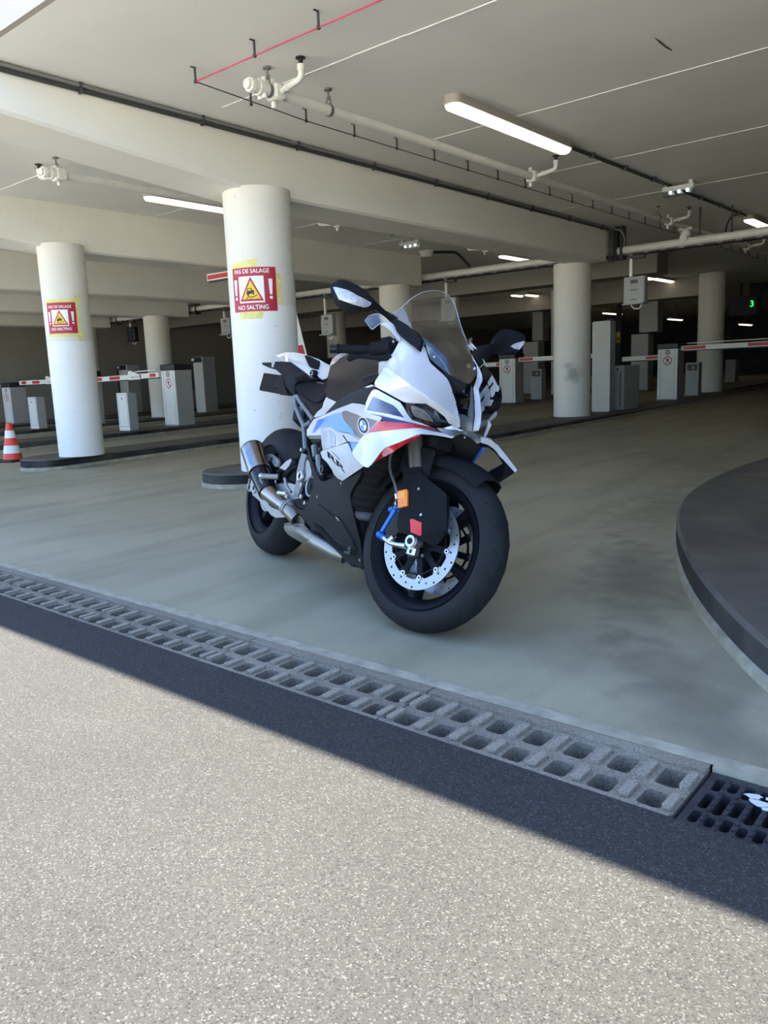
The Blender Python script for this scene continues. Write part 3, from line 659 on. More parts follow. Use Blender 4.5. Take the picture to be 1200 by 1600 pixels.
# small control posts and tall ticket terminals
def post(x, y, wx, wy, h, label, screen=False, front=cab_m):
    r = empty('control_post', (x, y, kt(y)), 0, label, 'post', 'small control posts by the barriers')
    b = MB(); b.box(-wx/2, wx/2, -wy/2+0.01, wy/2, 0, h, cabg_m, bev=0.008); b.build('housing', r, smooth=30)
    b = MB(); b.plate(rrect(-wx/2, wx/2, 0.0, h, 0.012), [], lambda u, v, d: (u, -wy/2+0.01-d, v), 0, 0.012, front); b.build('front_panel', r, smooth=0)
    if screen:
        b = MB(); b.plate(rrect(-wx/2+0.03, wx/2-0.03, h-0.16, h-0.04, 0.006), [], lambda u, v, d: (u, -wy/2-0.002-d, v), 0, 0.004, black_m); b.plate(ring(0.02, h-0.1, 0.03), [], lambda u, v, d: (u, -wy/2-0.006-d, v), 0, 0.003, steel_m); b.build('display', r, smooth=0)
    else:
        b = MB(); f = lambda u, v, d: (u, -wy/2-0.002-d, v)
        b.plate(rrect(-wx/2+0.025, wx/2-0.025, 0.06, h-0.025, 0.006), [rrect(-wx/2+0.03, wx/2-0.03, 0.065, h-0.03, 0.006)], f, 0, 0.0015, cabs_m)
        b.cyl((0, -wy/2-0.002, h-0.09), (0, -wy/2-0.010, h-0.09), 0.012, black_m, n=10); b.build('door', r, smooth=0)
    return r
post(-11.37, 7.07, 0.30, 0.17, 0.60, 'white control post in front of the nearest left barrier')
post(-14.15, 6.95, 0.30, 0.17, 0.57, 'white control post right of the red cone')
post(-5.62, 16.5, 0.26, 0.2, 0.66, 'grey control post beside the far right column', True, cabg_m)
post(-8.68, 15.6, 0.26, 0.2, 0.66, 'grey control post left of the smudged column', True, cabg_m)
def terminal(x, y, wx, wy, h, label, front=cab_m, console=True):
    r = empty('ticket_terminal', (x, y, kt(y)), 0, label, 'terminal', 'tall ticket terminals')
    b = MB(); b.box(-wx/2, wx/2, -wy/2+0.01, wy/2, 0, h, cabg_m, bev=0.012); b.build('housing', r, smooth=30)
    b = MB(); b.plate(rrect(-wx/2, wx/2, 0.0, h, 0.02), [], lambda u, v, d: (u, -wy/2+0.01-d, v), 0, 0.014, front); b.build('front_panel', r, smooth=0)
    if console:
        b = MB(); b.box(-wx/2-0.10, -wx/2, -wy/2, wy/2, h*0.42, h*1.0, black_m, bev=0.01); b.box(-wx/2-0.06, wx/2-0.02, -wy/2-0.03, -wy/2-0.004, h*0.9, h*0.995, black_m); b.build('console', r, smooth=30)
        b = MB(); b.plate(rrect(-wx/2-0.02, -wx/2+0.08, h*0.93, h*0.975, 0.004), [], lambda u, v, d: (u, -wy/2-0.03-d, v), 0, 0.003, signw_m); b.build('display', r, smooth=0)
    return r
terminal(-15.05, 11.45, 0.34, 0.36, 1.26, 'tall terminal with black console behind the nearest left barrier')
terminal(-17.7, 11.15, 0.36, 0.36, 1.18, 'tall terminal behind the small post, between the left columns')
terminal(-5.33, 11.62, 0.29, 0.20, 1.37, 'tall plain white cabinet right beside the smudged column', console=False)
r = empty('ticket_terminal', (-5.28, 12.2, kt(12.2)), 0, 'lower grey cabinet with a printed strip beside the tall white cabinet', 'terminal')
b = MB(); b.box(-0.16, 0.16, -0.3, 0.3, 0, 0.69, cabg_m, bev=0.008); b.build('housing', r, smooth=30)
b = MB(); f = lambda u, v, d: (u, -0.3-d, v)
for k in range(24): b.plate([(0.085, 0.05+k*0.023), (0.115, 0.05+k*0.023), (0.115, 0.062+k*0.023), (0.085, 0.062+k*0.023)], [], f, 0, 0.002, black_m)
b.cyl((0.05, -0.3, 0.63), (0.05, -0.305, 0.63), 0.015, black_m, n=10); b.build('printed_strip', r, smooth=0)
# cabinets in the dark rear
def span(px0, px1, py, y): a, c = at_y(px0, py, y)[0], at_y(px1, py, y)[0]; return (a+c)/2, c-a
for px0, px1, py, y, z0, top, lab in ((990, 1017, 560, 19.6, None, 523, 'tall grey cabinet standing in the dark behind the right barrier'), (1003, 1032, 500, 19.5, 520, None, 'pale grey duct box under the ceiling in the dark rear'), (822, 846, 560, 18.6, None, 535, 'grey cabinet in the dark behind the left mirror'), (836, 853, 510, 20.4, 533, None, 'grey duct box in the dark right of the left mirror'), (1136, 1152, 580, 24, None, 562, 'dim bollard box in the dark right of the far column')):
    x, wx = span(px0, px1, py, y); wy = 0.35; h = 1
    z0 = None if z0 is None else at_y(px0, z0, y)[2]
    if top: h = at_y(px0, top, y)[2]-kt(y)
    z = kt(y) if z0 is None else z0; nm = 'rear_cabinet' if z0 is None else 'duct_box'
    if z0 is not None: h = ZC-z
    r = empty(nm, (x, y, z), 0, lab, 'cabinet')
    b = MB(); b.box(-wx/2, wx/2, -wy/2, wy/2, 0, h, cabg_m, bev=0.01); b.build('housing', r, smooth=30)
    b = MB(); b.plate(rrect(-wx/2+0.02, wx/2-0.02, 0.05, h-0.04, 0.01), [], lambda u, v, d: (u, -wy/2-d, v), 0, 0.006, cabg_m); b.build('door', r, smooth=0)

# traffic cone
r = empty('traffic_cone', (-9.66, 4.37, fz(4.37)), 0.3, 'red and white traffic cone standing at the left edge', 'cone')
b = MB(); b.box(-0.165, 0.165, -0.165, 0.165, 0, 0.028, black_m, bev=0.008); b.build('base', r, smooth=30)
b = MB(); pr = lambda z: 0.118-0.085*z/0.46
b.lathe([(pr(0.028), 0.028), (pr(0.46), 0.46), (0.024, 0.465), (0.024, 0.455), (pr(0.05)-0.01, 0.03)], (0, 0, 0), (0, 0, 1), coner_m, 32); b.build('cone_body', r, smooth=40)
for z0, z1 in ((0.10, 0.195), (0.285, 0.375)):
    b = MB(); b.lathe([(pr(z0)+0.0005, z0), (pr(z0)+0.002, z0), (pr(z1)+0.002, z1), (pr(z1)+0.0005, z1)], (0, 0, 0), (0, 0, 1), conew_m, 32); b.build('white_band', r, smooth=40)

# ------------------------------------------------------------------ ceiling lamps
def lamp(x, y0, y1, label, z=ZC, group='long ceiling lamps', power=1.0):
    r = empty('ceiling_lamp', (x, (y0+y1)/2, z), 0, label, 'lamp', group); L = (y1-y0)/2
    b = MB(); b.plate(rrect(-0.07, 0.07, -L, L, 0.06, 5), [], lambda u, v, d: (u, v, -d), 0.0, 0.055, lamph_m)
    b.plate(rrect(-0.076, 0.076, -L-0.006, L+0.006, 0.065, 5), [], lambda u, v, d: (u, v, -d), 0.045, 0.058, lamph_m); b.build('housing', r, smooth=30)
    b = MB()
    n = 5; loops = [rrect(-0.066+i*0.010, 0.066-i*0.010, -L+0.006+i*0.006, L-0.006-i*0.006, 0.055-i*0.007, 5) for i in range(4)]
    zs = [-0.058, -0.078, -0.088, -0.091]; vs = []; fs = []; N = len(loops[0])
    for l, zz in zip(loops, zs): vs += [(u, v, zz) for u, v in l]
    for k in range(3):
        for j in range(N): fs.append((k*N+j, k*N+(j+1) % N, (k+1)*N+(j+1) % N, (k+1)*N+j))
    fs.append(tuple(range(3*N, 4*N))); b.add(vs, fs, lamp_m); b.build('diffuser', r, smooth=60)
    return r
lamp(-3.36, 4.80, 6.55, 'big lit ceiling lamp right of the white pipe, nearest the camera')
lamp(-3.26, 11.45, 13.1, 'lit ceiling lamp cut by the right edge, above the thick pipe')
lamp(-7.06, 4.80, 6.5, 'lit ceiling lamp just left of the sign column top')
lamp(-7.06, 11.45, 13.1, 'lit ceiling lamp behind the beam above the left motorcycle mirror')
for (px, py, L, lab) in ((845, 464, 1.5, 'distant lit lamp left of the smudged column'), (808, 463, 0.5, 'short distant lamp left of the smudged column, left one of the pair'), (1042, 440, 1.5, 'distant lit lamp right of the hanging box'), (1012, 436, 0.5, 'short distant lamp right of the hanging box, left one of the pair'), (957, 491, 1.4, 'tiny far lamp just right of the smudged column'), (1055, 500, 1.2, 'tiny far lamp left of the far right column'), (1165, 508, 1.2, 'tiny far lamp right of the far right column')):
    p = at_z(px, py, ZC-0.08) if py < 470 else None
    if p is None:
        y = {957: 25.5, 1055: 26.5, 1165: 27.5}[px]; p = at_y(px, py, y)
        r = lamp(p[0], y-L/2, y+L/2, lab, z=p[2]+0.08)
        q = MB(); q.cyl((0, 0, 0), (0, 0, ZC-p[2]-0.08), 0.02, steel_m, n=6); q.build('suspension_rod', r, smooth=0)
    else: lamp(p[0], p[1]-L/2, p[1]+L/2, lab)
p = at_y(1177, 469, 22.0); lamp(p[0]+0.25, 21.6, 22.4, 'short far lamp beside the green number display', z=ZC)

# emergency lights
def emergency(x, y, label, rz=0.0):
    r = empty('emergency_light', (x, y, ZC-0.036), rz, label, 'light', 'emergency lights on the ceiling')
    b = MB(); b.box(-0.17, 0.17, -0.04, 0.04, -0.045, 0, cab_m, bev=0.006); b.box(-0.15, -0.11, -0.02, 0.02, 0, 0.036, cab_m); b.box(0.11, 0.15, -0.02, 0.02, 0, 0.036, cab_m); b.build('housing', r, smooth=30)
    b = MB(); b.box(-0.16, 0.16, -0.035, 0.035, -0.095, -0.045, clear_m); b.build('clear_cover', r, smooth=0)
    for u in (-0.09, 0.0, 0.09):
        b = MB(); b.ball((u, 0, -0.06), 0.016, led_m, n=10); b.build('led', r, smooth=60)
    return r
emergency(-3.21, 8.80, 'emergency light in line with the big ceiling lamp')
emergency(-7.20, 9.25, 'emergency light under the beam above the motorcycle mirror')
p = at_z(945, 424, ZC-0.05); emergency(p[0], p[1], 'emergency light right of the smudged column top')
p = at_z(730, 455, ZC-0.05); emergency(p[0], p[1], 'emergency light seen right of the motorcycle windscreen')

# ------------------------------------------------------------------ pipes, wires, conduits
def sprinkler(x, y, zp, root, dx=0.25):
    b = MB(); b.tube([(x, y, zp), (x+dx*0.55, y-0.02, zp+0.012), (x+dx*0.9, y-0.03, zp+0.02), (x+dx, y-0.035, zp+0.045), (x+dx, y-0.035, zp+0.09)], 0.019, pipe_m, n=12, smooth=4); o = b.build('branch_pipe', root)
    for p, q, r_ in (((x+dx*0.42, y-0.016, zp+0.009), (x+dx*0.50, y-0.018, zp+0.011), 0.025), ((x+dx, y-0.035, zp+0.06), (x+dx, y-0.035, zp+0.095), 0.024)): b = MB(); b.cyl(p, q, r_, pipe_m, n=12); b.build('collar', o)
    b = MB(); b.cyl((x+dx, y-0.035, zp+0.09), (x+dx, y-0.035, zp+0.128), 0.014, black_m, n=10); b.cyl((x+dx, y-0.035, zp+0.128), (x+dx, y-0.035, zp+0.135), 0.030, black_m, n=14); b.build('sprinkler_head', o)
    b = MB(); b.box(x-0.05, x+0.05, y-0.062, y+0.03, zp-0.05, zp+0.05, pipe_m, bev=0.012)
    for s in (-1, 1): b.cyl((x-0.02, y-0.02, zp+s*0.05), (x-0.02, y-0.02, zp+s*0.085), 0.016, pipe_m, n=8)
    b.build('saddle_clamp', o)
def hanger(x, y, zp, r, root):
    b = MB(); b.cyl((x, y, zp+r+0.03), (x, y, ZC), 0.007, steel_m, n=8); b.cyl((x, y, ZC-0.012), (x, y, ZC), 0.026, steel_m, n=12)
    b.lathe([(r+0.002, -0.012), (r+0.006, -0.012), (r+0.006, 0.012), (r+0.002, 0.012)], (x, y, zp), (0, 1, 0), steel_m, 20, closed=True)
    b.tube([(x-0.022, y, zp+r-0.004), (x-0.014, y, zp+r+0.05), (x+0.014, y, zp+r+0.05), (x+0.022, y, zp+r-0.004)], 0.005, steel_m, n=6); b.build('pipe_hanger', root)
def water_pipe(x, y0, y1, label, heads, hangs, zp=2.645, rad=0.034):
    r = empty('sprinkler_pipe', (0, 0, 0), 0, label, 'pipe', 'white sprinkler pipes under the ceiling')
    b = MB(); b.cyl((x, y0, zp), (x, y1, zp), rad, pipe_m, n=20); b.build('main_pipe', r)
    b = MB(); b.cyl((x, y0-0.10, zp), (x, y0+0.02, zp), 0.040, pipe_m, n=16); b.cyl((x, y0-0.125, zp), (x, y0-0.10, zp), 0.043, pipe_m, r1=0.047, n=8); b.cyl((x, y0-0.145, zp), (x, y0-0.125, zp), 0.030, pipe_m, n=8); b.cyl((x, y0-0.06, zp), (x, y0-0.02, zp), 0.047, pipe_m, n=16)
    for s in (-1, 1): b.cyl((x+s*0.02, y0-0.02, zp-0.06), (x+s*0.02, y0-0.02, zp+0.06), 0.016, pipe_m, n=8)
    b.build('end_coupling', r)
    for y in heads: sprinkler(x, y, zp, r)
    for y in hangs: hanger(x, y, zp, rad, r)
    return r
water_pipe(-3.86, 3.55, 21.4, 'white sprinkler pipe under the near ceiling with upturned heads', (3.66, 6.86, 10.3, 13.6, 17.0), (3.58, 4.12, 9.9, 13.0, 16.4))
water_pipe(-6.52, 3.60, 13.5, 'white sprinkler pipe behind the front beam', (), (3.60, 5.4, 8.0))
for o in [o for o in COL.objects if o.get('label') == 'white sprinkler pipe behind the front beam']:
    for y in (3.64, 7.05, 10.2): sprinkler(-6.52, y, 2.645, o, dx=-0.30)
# thick pipe across the bays with a cable tray beneath it
cross = empty('fire_main', (0, 0, 0), 0, 'thick white pipe with a cable tray crossing the lanes behind the beam ends', 'pipe')
b = MB(); b.cyl((-20.2, 10.86, 2.455), (9.0, 10.86, 2.455), 0.054, pipe_m, n=24); b.build('main_pipe', cross)
b = MB(); b.box(-20.2, 9.0, 10.80, 10.92, 2.372, 2.378, cable_m); b.box(-20.2, 9.0, 10.80, 10.803, 2.372, 2.400, cable_m); b.box(-20.2, 9.0, 10.917, 10.92, 2.372, 2.400, cable_m)
for k in range(120): b.box(-20+k*0.24, -19.93+k*0.24, 10.796, 10.80, 2.380, 2.394, cond_m)
b.build('cable_tray', cross, smooth=0)
for x in (-17.52, -14.37, -4.80, -4.72):
    b = MB(); b.box(x-0.018, x+0.018, 10.80, 10.93, 2.34, ZC, cable_m); b.box(x-0.03, x+0.03, 10.79, 10.93, 2.335, 2.40, cable_m); b.build('pipe_bracket', cross, smooth=0)
b = MB(); b.cyl((-3.86, 10.86, 2.40), (-3.86, 10.86, 2.66), 0.035, pipe_m, n=12); b.lathe([(0.03, -0.05), (0.06, -0.03), (0.065, 0.0), (0.06, 0.03), (0.03, 0.05)], (-3.86, 10.86, 2.555), (0, 0, 1), pipe_m, 16); b.cyl((-3.95, 10.86, 2.62), (-3.77, 10.86, 2.62), 0.02, pipe_m, n=8); b.cyl((-3.86, 10.78, 2.50), (-3.86, 10.94, 2.50), 0.05, pipe_m, n=12); b.build('valve', cross)
for x, y in ((-3.52, 10.4), (-3.2, 10.6)):
    b = MB(); b.cyl((x, y, 2.46), (x, y, ZC), 0.010, cable_m, n=6); b.build('support_rod', cross)

# red tensioned wire on brackets
wz = 2.700
wr = empty('tension_wire', (0, 0, 0), 0, 'thin red wire on small ceiling brackets turning a corner', 'wire')
b = MB(); b.tube([(4.0, 3.27, wz), (-4.17, 3.27, wz)], 0.0042, wire_m, n=6); b.build('wire', wr)
b = MB(); b.tube([(-4.17, 3.27, wz), (-4.25, 4.3, wz), (-4.27, 18.3, wz)], 0.0036, mat('dark_red_wire', (0.10, 0.015, 0.03), 0.5), n=6); b.build('wire', wr)
BR = [(-4.17, 3.27)]+[(-3.62+0.51*k, 3.27) for k in range(10)]+[(-4.25, 3.78+0.515*k) for k in range(28)]
for x, y in BR:
    b = MB(); b.box(x-0.006, x+0.006, y-0.004, y+0.004, wz-0.008, ZC, cable_m); b.box(x-0.006, x+0.006, y-0.03, y+0.004, ZC-0.004, ZC, cable_m); b.box(x-0.009, x+0.009, y-0.007, y+0.007, wz-0.009, wz+0.009, cable_m); b.build('bracket', wr, smooth=0)

# conduits along the front beam and the lamp cable
r = empty('beam_conduit', (0, 0, 0), 0, 'pair of dark grey conduits along the top of the front beam', 'conduit')
for dx, z, rad in ((0.017, ZC-0.016, 0.013), (0.014, ZC-0.045, 0.013)):
    b = MB(); b.cyl((-4.88+dx, 2.30, z), (-4.88+dx, 10.72, z), rad, cond_m if z > ZC-0.03 else cable_m, n=10); b.build('conduit', r)
for k in range(12):
    y = 2.9+k*0.95; b = MB()
    if y < 10.7: b.box(-4.885, -4.845, y-0.008, y+0.008, ZC-0.065, ZC, cable_m); b.build('clip', r, smooth=0)
b = MB()
for k in range(3): b.cyl((-4.86+0.03*k, 10.74, 2.30), (-4.86+0.03*k, 10.74, ZC-0.02), 0.011, black_m, n=8)
b.tube([(-4.80, 10.74, 2.74), (-4.70, 10.76, 2.70), (-4.66, 10.78, 2.6), (-4.67, 10.78, 2.5)], 0.012, cond_m, n=8, smooth=4); b.build('conduit_drop', r)
r = empty('lamp_cable', (0, 0, 0), 0, 'black cable on the ceiling between the near lamp and the right lamp', 'cable')
b = MB(); b.cyl((-3.36, 6.55, ZC-0.018), (-3.27, 11.4, ZC-0.018), 0.016, cable_m, n=10); b.build('cable', r)
for k in range(7):
    y = 7.0+k*0.68; b = MB(); b.box(-3.375+0.09*(y-6.55)/4.9, -3.325+0.09*(y-6.55)/4.9, y-0.01, y+0.01, ZC-0.04, ZC, cable_m); b.build('clip', r, smooth=0)
b = MB(); b.tube([(-3.29, 11.2, ZC-0.01), (-3.34, 11.05, ZC-0.06), (-3.36, 10.95, ZC-0.16), (-3.36, 10.88, 2.51)], 0.013, cable_m, n=8, smooth=5); b.build('drop_cable', r)
# dome camera with its cable
r = empty('dome_camera', (-7.73, 10.35, ZC), 0, 'white dome on the ceiling at the beam end above the motorcycle', 'camera')
b = MB(); b.lathe([(0.001, -0.095), (0.085, -0.09), (0.105, -0.03), (0.125, -0.006), (0.13, 0), (0.001, 0)], (0, 0, 0), (0, 0, 1), pipe_m, 28); b.build('housing', r, smooth=40)
b = MB(); b.tube([(0.11, 0.03, -0.03), (0.30, 0.15, -0.04), (0.40, 0.25, -0.06), (0.46, 0.35, -0.16), (0.52, 0.45, -0.27)], 0.022, black_m, n=8, smooth=5); b.build('cable', r)

# boxes hung from the cross pipe: backs of lane signals
def hang_box(x, label, z=1.72, wd=0.30, ht=0.36, dark=False):
    r = empty('lane_signal', (x, 10.80, z), 0, label, 'signal', 'lane signal boxes hung from the pipe')
    m = black_m if dark else cabg_m
    b = MB(); b.box(-wd/2, wd/2, -0.06, 0.06, 0, ht, m, bev=0.012); b.box(-wd/2, wd/2, -0.11, 0.07, -0.014, 0.004, m); b.build('housing', r, smooth=30)
    b = MB()
    for v, ww, hh in ((ht-0.07, 0.05, 0.024), (ht/2, 0.05, 0.006), (0.05, 0.045, 0.006)): b.box(-ww, ww, -0.064, -0.058, v-hh, v+hh, cabs_m)
    b.build('slots', r, smooth=0)
    b = MB(); b.box(-0.085, -0.045, -0.02, 0.02, ht-0.01, 2.371-z, pipe_m); b.box(-0.10, 0.12, -0.03, 0.03, 2.32-z, 2.36-z, cable_m); b.build('hanging_arm', r, smooth=0)
    b = MB(); b.tube([(-0.08, 0.03, 0), (-0.03, 0.02, -0.06), (0.05, 0.02, -0.065), (0.09, 0.03, 0)], 0.009, pipe_m, n=6, smooth=4); b.build('cable_loop', r)
    return r
hang_box(-4.50, 'grey signal box hanging right of the smudged column')
hang_box(-7.62, 'grey signal box seen through the motorcycle windscreen')
hang_box(-10.38, 'grey signal box hanging left of the right motorcycle mirror', z=1.66)
hang_box(-13.32, 'dark signal box just left of the sign column', z=1.84, ht=0.34)
hang_box(-16.85, 'dark signal box hanging between the left columns', z=1.90, ht=0.33, dark=True)

# green level display in the dark right
p = at_y(1175, 475, 21.0)
r = empty('level_display', (p[0], 21.0, p[2]), 0, 'dark hanging display showing a green number three', 'display')
b = MB(); b.box(-0.55, 0.12, 0.0, 0.12, -0.25, 0.2, dark_m, bev=0.01); b.box(-0.3, -0.26, 0.04, 0.08, 0.2, ZC-p[2], dark_m); b.build('housing', r, smooth=30)
vs, fs = text_geo('3', 0.21); b = MB(); b.add([(x, -0.004, y) for x, y, z in vs], fs, green_m); b.build('digit', r, smooth=0)

# dark blue doors at the back with a small yellow notice
x, wx = span(946, 959, 540, 20.8); z1 = at_y(950, 498, 20.8)[2]
r = empty('rear_door', (x, 20.8, kt(20.8)), 0, 'dark blue door leaf in the dark right of the tall white cabinet', 'door')
b = MB(); b.box(-wx/2, wx/2, 0, 0.05, 0, z1-kt(20.8), mat('door_navy', (0.02, 0.03, 0.055), 0.4), bev=0.006); b.build('leaf', r, smooth=30)
b = MB(); b.cyl((wx/2-0.04, -0.03, 0.9), (wx/2-0.04, 0, 0.9), 0.02, steel_m, n=10); b.build('handle', r)
p = at_y(966, 527, 20.7); r = empty('wall_notice', (p[0], 20.7, p[2]), 0, 'small yellow notice in the dark right of the tall white cabinet', 'sign')
b = MB(); b.box(-0.05, 0.05, 0, 0.01, -0.14, 0.14, mat('notice_yellow', (0.5, 0.36, 0.05), 0.5)); b.build('notice_plate', r, smooth=0)
b = MB(); b.box(-0.03, 0.03, -0.003, 0, -0.09, 0.0, black_m); b.build('symbol', r, smooth=0)
b = MB(); b.box(-0.07, 0.07, 0.01, 0.06, -2.2, 0.9, dark_m); b.build('post', r, smooth=0)
# ------------------------------------------------------------------ motorcycle
# local frame: x forward, y left, z up, rear tyre contact at the origin; it leans on its side stand, bars turned left
def Rz(a): c, s = math.cos(a), math.sin(a); return np.array([[c, -s, 0], [s, c, 0], [0, 0, 1.0]])
def Rx(a): c, s = math.cos(a), math.sin(a); return np.array([[1, 0, 0], [0, c, -s], [0, s, c]])
def Ry(a): c, s = math.cos(a), math.sin(a); return np.array([[c, 0, s], [0, 1, 0], [-s, 0, c]])
def Rax(ax, a):
    ax = np.array(ax, float)/np.linalg.norm(ax); K = np.array([[0, -ax[2], ax[1]], [ax[2], 0, -ax[0]], [-ax[1], ax[0], 0]])
    return np.eye(3)+math.sin(a)*K+(1-math.cos(a))*K@K
BM = Rz(-0.378809)@Rx(-0.226893)@Ry(0.0040648); BO = np.array([-2.999593, 2.618514, 0.0022576])
WB, RF, RR, RAKE, STEER = 1.457, 0.300, 0.325, math.radians(23.8), 0.366185
SAX = np.array([-math.sin(RAKE), 0, math.cos(RAKE)]); SPT = np.array([WB+0.0998, 0, 0]); SM = Rax(SAX, STEER)
def steer(P): return SPT+(SM@(np.atleast_2d(P)-SPT).T).T
CAMB = BM.T@(EYE-BO); CAMS = SPT+SM.T@(CAMB-SPT)
CROP = {'C1': (470, 600, 8), 'C2': (570, 500, 8), 'C3': (670, 520, 8), 'C4': (590, 440, 20/3), 'C5': (400, 530, 8), 'D1': (460, 690, 8), 'D2': (375, 670, 8), 'D3': (580, 680, 8), 'D4': (500, 430, 8), 'E3': (540, 660, 4), 'F': (740, 480, 5), 'P': (0, 0, 1)}
def px(c, x, y): a = CROP[c]; return a[0]+x/a[2], a[1]+y/a[2]
def bdir(u, v, S=False):
    d = BM.T@ray(u, v)
    return SM.T@d if S else d
def onlat(u, v, lat, S=False):
    """the measured image point (u, v) at the lateral offset lat from the bike's mid plane"""
    e = CAMS if S else CAMB; d = bdir(u, v, S); return e+d*((lat-e[1])/d[1])
def Q(c, x, y, lat, S=False): u, v = px(c, x, y); return onlat(u, v, lat, S)

class Tps:
    """smooth lateral profile of a panel through its measured points"""
    def __init__(s, pts, vals, reg=0.03):
        P = np.array(pts, float); s.c = P.mean(0); s.k = 1/max(1.0, np.abs(P-s.c).max()); P = (P-s.c)*s.k; n = len(P)
        K = s.U(np.linalg.norm(P[:, None]-P[None], axis=2))+np.eye(n)*reg
        A = np.zeros((n+3, n+3)); A[:n, :n] = K; A[:n, n] = 1; A[:n, n+1:] = P; A[n, :n] = 1; A[n+1:, :n] = P.T
        s.w = np.linalg.solve(A, np.concatenate([vals, [0, 0, 0]])); s.P = P
    @staticmethod
    def U(r): return np.where(r > 1e-9, r*r*np.log(np.maximum(r, 1e-9)), 0)
    def __call__(s, u, v):
        q = (np.array([u, v])-s.c)*s.k; n = len(s.P)
        return float(s.U(np.linalg.norm(s.P-q, axis=1))@s.w[:n]+s.w[n]+s.w[n+1:]@q)
def outline(pts, res):
    out = []
    for i in range(len(pts)):
        a, b = np.array(pts[i]), np.array(pts[(i+1) % len(pts)]); n = max(1, int(np.linalg.norm(b-a)/res))
        out += [tuple(a+(b-a)*k/n) for k in range(n)]
    return out
def sheet(poly, latf, res, S, push=0.0, holes=()):
    ol = outline(poly, res); hl = [outline(h, res) for h in holes]
    pts = list(ol); loops = [list(range(len(ol)))]
    x0, x1 = min(p[0] for p in ol), max(p[0] for p in ol); y0, y1 = min(p[1] for p in ol), max(p[1] for p in ol)
    g = res*1.6; y = y0+g/2; row = 0; inn = []
    while y < y1:
        x = x0+(g/2 if row % 2 else 0)
        while x < x1:
            if inside((x, y), ol) and min((x-p[0])**2+(y-p[1])**2 for p in ol) > (0.55*g)**2: inn.append((x, y))
            x += g
        y += g*0.87; row += 1
    V, E, F, _, _, _ = geo.delaunay_2d_cdt([Vector(p) for p in pts+inn], [], loops, 1, 1e-5)
    F = [f for f in F if len(f) == 3]
    W = np.array([onlat(p.x, p.y, latf(p.x, p.y), S) for p in V]); eye = CAMS if S else CAMB
    N = np.zeros_like(W); FF = []
    for f in F:
        a, b, c = W[list(f)]; n = np.cross(b-a, c-a)
        if n@(eye-a) < 0: n = -n; f = (f[0], f[2], f[1])
        FF.append(tuple(f))
        for i in f: N[i] += n
    N /= np.maximum(np.linalg.norm(N, axis=1), 1e-12)[:, None]
    return W-N*push, N, FF
def shell(b, W, N, F, th, m, m2=None):
    n = len(W); b.add(list(W)+list(W-N*th), list(F), m)
    base = len(b.v)-2*n; ec = {}
    for f in F:
        for i in range(3):
            e = (f[i], f[(i+1) % 3]); ec[e] = ec.get(e, 0)+1
    k = b.slot(m2 or m)
    for f in F: b.f.append((f[2]+n+base, f[1]+n+base, f[0]+n+base)); b.m.append(k)
    k = b.slot(m)
    for (i, j) in ec:
        if (j, i) not in ec: b.f.append((j+base, i+base, i+n+base, j+n+base)); b.m.append(k)
class Panel:
    """a bodywork panel: measured outline with lateral offsets, a smooth surface through them, a real thickness"""
    def __init__(s, name, crop, pts, m, th=0.004, inner=(), res=3.0, S=False, push=0.0, mirror=False, mk=1.0, parent=None, label=None, m2=None, sharp=40, reg=0.03):
        P = [px(p[3] if len(p) > 3 else crop, p[0], p[1]) for p in pts]; L = [p[2] for p in pts]
        I = [px(p[3] if len(p) > 3 else crop, p[0], p[1]) for p in inner]; LI = [p[2] for p in inner]
        s.S = S; s.f = Tps(P+I, np.array(L+LI), reg); s.push = push; s.poly = P; s.mirror = mirror
        W, N, F = sheet(P, s.f, res, S, push); b = MB(); shell(b, W, N, F, th, m, m2)
        s.o = b.build(name, parent or BIKE, 'keep', xf=steer if S else None)
        s.o.data.set_sharp_from_angle(angle=math.radians(sharp))
        if label: s.o['label'] = label
        s.o2 = None
        if mirror: s.mk = mk; s.o2 = b.build(name, parent or BIKE, 'keep', xf=(lambda V: V*np.array((1, mk, 1))) if mk != 1 else steer if S else None, mirror=True)
    def decal(s, name, crop, pts, m, off=0.0012, res=4.0, raw=False, both=False, parent=None):
        P = pts if raw else [px(crop, x, y) for x, y in pts]
        W, N, F = sheet(P, s.f, res, s.S, s.push-off); b = MB(); shell(b, W, N, F, off+0.0006, m)
        o = b.build(name, parent or s.o, 'keep', xf=steer if s.S else None)
        if both and s.o2: b.build(name, s.o2, 'keep', xf=(lambda V: V*np.array((1, s.mk, 1))) if s.mk != 1 else steer if s.S else None, mirror=True)
        return o
    def print_text(s, name, crop, txt, o, u, v, m, off=0.0012):
        vs, fs = text_geo(txt, 1.0, 0.035); A = np.array(vs); lo, hi = A.min(0), A.max(0); b = MB(); P = []
        for p in A:
            a, c = (p[0]-lo[0])/(hi[0]-lo[0]), (p[1]-lo[1])/(hi[1]-lo[1]); q, w_ = px(crop, o[0]+u[0]*a+v[0]*c, o[1]+u[1]*a+v[1]*c)
            X = onlat(q, w_, s.f(q, w_), s.S); d = (CAMS if s.S else CAMB)-X; P.append(X+d/np.linalg.norm(d)*off)
        b.add(P, fs, m); ob = b.build(name, s.o, 0, xf=steer if s.S else None); return ob
    def at(s, c, x, y, off=0.0):
        u, v = px(c, x, y); P = onlat(u, v, s.f(u, v), s.S); h = 1.0
        A = onlat(u+h, v, s.f(u+h, v), s.S)-P; B = onlat(u, v+h, s.f(u, v+h), s.S)-P; n = np.cross(A, B); n /= np.linalg.norm(n)
        if n@((CAMS if s.S else CAMB)-P) < 0: n = -n
        return P+n*off, n

